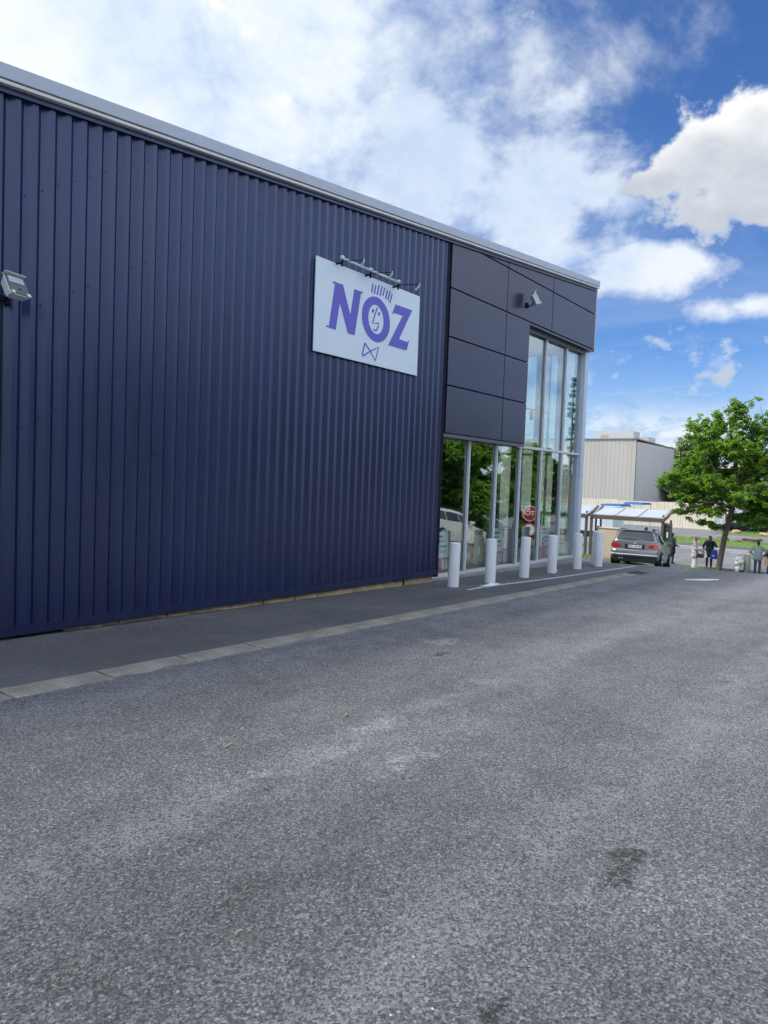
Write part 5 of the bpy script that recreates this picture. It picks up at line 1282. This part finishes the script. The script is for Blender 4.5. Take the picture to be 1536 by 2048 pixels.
# things they carry
hb = tag(empty('handbag', (40.98, 10.10, GZ+.62)), 'black shoulder bag at the hip of the patterned coat', 'bag')
mb = MB(); mb.hexa([(-.07, -.20, 0), (.07, -.20, .02), (.07, .16, .02), (-.07, .16, 0), (-.06, -.22, .20), (.06, -.22, .22), (.06, .12, .24), (-.06, .12, .24)]); mb.build('body', PM['black'], hb, bevel=.03)
mb = MB(); mb.tube([(0, .12, .2), (.02, .20, .5), (.08, .28, .78)], .016, 6); mb.build('strap', PM['black'], hb)
pp = tag(empty('paper_bag', (41.2, 9.93, GZ+.66)), 'white paper bag held in front of the patterned coat', 'bag')
mb = MB(); mb.hexa([(-.03, -.16, 0), (.03, -.16, 0), (.04, .08, .02), (-.04, .08, .02), (-.01, -.08, .36), (.01, -.08, .36), (.01, .12, .38), (-.01, .12, .38)]); mb.build('body', PM['shoew'], pp, bevel=.006)
mb = MB(); mb.tube([(0, -.02, .36), (0, .05, .44), (0, .10, .37)], .006, 5); mb.build('handle', PM['cream'], pp)
bb = tag(empty('shopping_bag', (42.30, 9.68, GZ+.52)), 'bright blue shopping bag hanging from the arm of the dark coat', 'bag')
BLU = P('bag_blue', (.02, .07, .36), .35, var=.1)
mb = MB(); mb.hexa([(-.10, -.20, 0), (.10, -.20, 0), (.10, .20, 0), (-.10, .20, 0), (-.03, -.15, .48), (.03, -.15, .48), (.03, .13, .50), (-.03, .13, .50)]); mb.build('body', BLU, bb, bevel=.02)
mb = MB(); mb.tube([(0, -.1, .48), (0, -.02, .66), (0, .08, .49)], .012, 6); mb.build('handle', BLU, bb)
mb = MB(); mb.box(-.112, -.098, -.04, .07, .14, .22); mb.build('print', SW, bb)
tbg = tag(empty('tan_bag', (40.95, 6.78, GZ+.52)), 'tan carrier bag held against the navy coat at the right edge', 'bag')
mb = MB(); mb.hexa([(-.09, -.20, 0), (.09, -.20, 0), (.09, .19, 0), (-.09, .19, 0), (-.06, -.19, .42), (.06, -.19, .42), (.06, .18, .42), (-.06, .18, .42)]); mb.build('body', P('tan', (.38, .24, .14), .7), tbg, bevel=.015)
mb = MB(); mb.tube([(0, -.1, .42), (0, 0, .56), (0, .1, .42)], .01, 6); mb.build('handle', PM['brown'], tbg)
# stone post and shopping trolley
po = tag(empty('stone_post', (41.25, 7.80, GZ)), 'pale concrete post beside the grey jumper', 'post')
mb = MB(); mb.lathe([(.155, -.2), (.15, .9), (.13, .96), (.06, .985)], 16); mb.build('shaft', M['kerb'], po, smooth=True)
mb = MB(); mb.lathe([(.165, 0), (.165, .05), (.155, .055)], 16, (0, 0, .74)); mb.build('collar', M['kerb'], po)
tr_ = tag(empty('shopping_trolley', (41.1, 8.18, GZ)), 'wheeled shopping trolley with clear plastic bags beside the concrete post', 'trolley')
PLS = P('clear_plastic', (.55, .57, .60), .25, var=.35, vs=6, bump=.8, bs=9)
for i, (zz, r0, ox) in enumerate(((.13, .17, 0), (.36, .21, .03), (.60, .20, -.02), (.52, .15, -.14))):
    bm = bmesh.new(); bmesh.ops.create_icosphere(bm, subdivisions=3, radius=r0); rr = np.random.default_rng(40+i)
    for v in bm.verts: v.co *= 1+rr.normal(0, .07); v.co.z *= .85
    me = bpy.data.meshes.new('bag'); bm.to_mesh(me); bm.free(); me.materials.append(PLS); o = bpy.data.objects.new('bag', me); col.objects.link(o); o.parent = tr_; o.location = (ox, ox, zz+r0*.7)
mb = MB(); mb.tube([(.1, -.22, .12), (.1, -.24, .9), (.05, -.30, .98), (0, .1, .92)], .014, 6); mb.build('handle', PM['black'], tr_)
for sx in (-.16, .16):
    mb = MB(); mb.lathe([(.02, -.015), (.08, -.015), (.08, .015), (.02, .015)], 14, (sx, -.12, .08), 'x'); mb.build('wheel', TY, tr_)
mb = MB(); mb.tube([(-.16, -.12, .08), (.16, -.12, .08)], .01, 6); mb.box(-.16, .16, -.16, .16, .10, .125); mb.build('frame', M['alu'], tr_)

# ------------------------------------------------------------------ small things on the ground
r_ = np.random.default_rng(3); mb = MB()
def pebble(x, y, s_):
    o_ = [(1, 0, 0), (0, 1, 0), (-1, 0, 0), (0, -1, 0), (0, 0, .7), (0, 0, -.3)]; z = gz(x, y)+s_*.2
    a = r_.uniform(0, 6.28); c_, q = math.cos(a), math.sin(a)
    mb.add([(x+s_*(p[0]*c_-p[1]*q)*r_.uniform(.6, 1.2), y+s_*(p[0]*q+p[1]*c_)*r_.uniform(.5, 1.1), z+s_*p[2]) for p in o_], [(0, 1, 4), (1, 2, 4), (2, 3, 4), (3, 0, 4), (1, 0, 5), (2, 1, 5), (3, 2, 5), (0, 3, 5)])
for _ in range(2600):
    x = r_.uniform(.4, 14); y = r_.uniform(-1.2, 7.9); mb.mi = int(r_.choice([0, 0, 1, 1, 2])); pebble(x, y, float(r_.choice([.0025, .003, .0035, .004, .006]))*(1+.05*x))
for _ in range(260):
    x = r_.uniform(3, 13); y = r_.uniform(7.2, 7.95); mb.mi = 0; pebble(x, y, .009)
tag(mb.build('gravel', [P('chip_white', (.62, .60, .57), .8), P('chip_grey', (.22, .22, .22), .8), P('chip_dark', (.05, .05, .05), .8)]), 'loose pale stone chips scattered over the asphalt', 'gravel', kind='stuff')
def twig(x, y, L, a, label, m_, w_=.004):
    mb = MB(); dx_, dy_ = math.cos(a)*L/2, math.sin(a)*L/2
    mb.tube([(-dx_, -dy_, .006), (-dx_*.2+.01, -dy_*.2, .012), (dx_, dy_, .007)], [w_, w_*1.1, w_*.4], 5); o = mb.build('twig', m_); o.location = (x, y, gz(x, y)+.002); return tag(o, label, 'twig', 'twigs on the asphalt')
STR = P('straw', (.50, .44, .20), .8)
twig(4.05, 3.42, .07, .9, 'short brown stub lying on the asphalt in mid picture', P('stub', (.30, .19, .09), .8), .009)
twig(3.05, 3.55, .09, .2, 'straw-coloured twig on the asphalt left of the white patches', STR)
twig(1.75, 1.95, .035, -.4, 'tiny pale twig on the asphalt at lower left', STR, .002)
twig(3.33, 3.75, .06, .5, 'pale twig nearest the gutter on the left', STR, .003)
# weeds in the gutter joints
for j, (x, y, n_, s_) in enumerate(((6.34, 5.92, 26, .05), (7.2, 5.88, 8, .03), (4.62, 5.97, 6, .025))):
    V = []; F = []
    for _ in range(n_):
        a = r_.uniform(0, 6.28); l_ = s_*r_.uniform(.6, 1.4); px, py = x+r_.normal(0, .05), y+r_.normal(0, .025); z = gz(px, py)+.012; o_ = len(V)
        V += [(px-.006, py, z), (px+.006, py, z), (px+math.cos(a)*l_, py+math.sin(a)*l_, z+l_*.6)]; F.append((o_, o_+1, o_+2))
    o = mesh_obj('weed', V, F, M['leafg']); tag(o, ['green weed tuft growing in a joint of the gutter', 'tiny weed in the gutter beyond the larger tuft', 'tiny weed in the gutter nearer than the larger tuft'][j], 'weed')
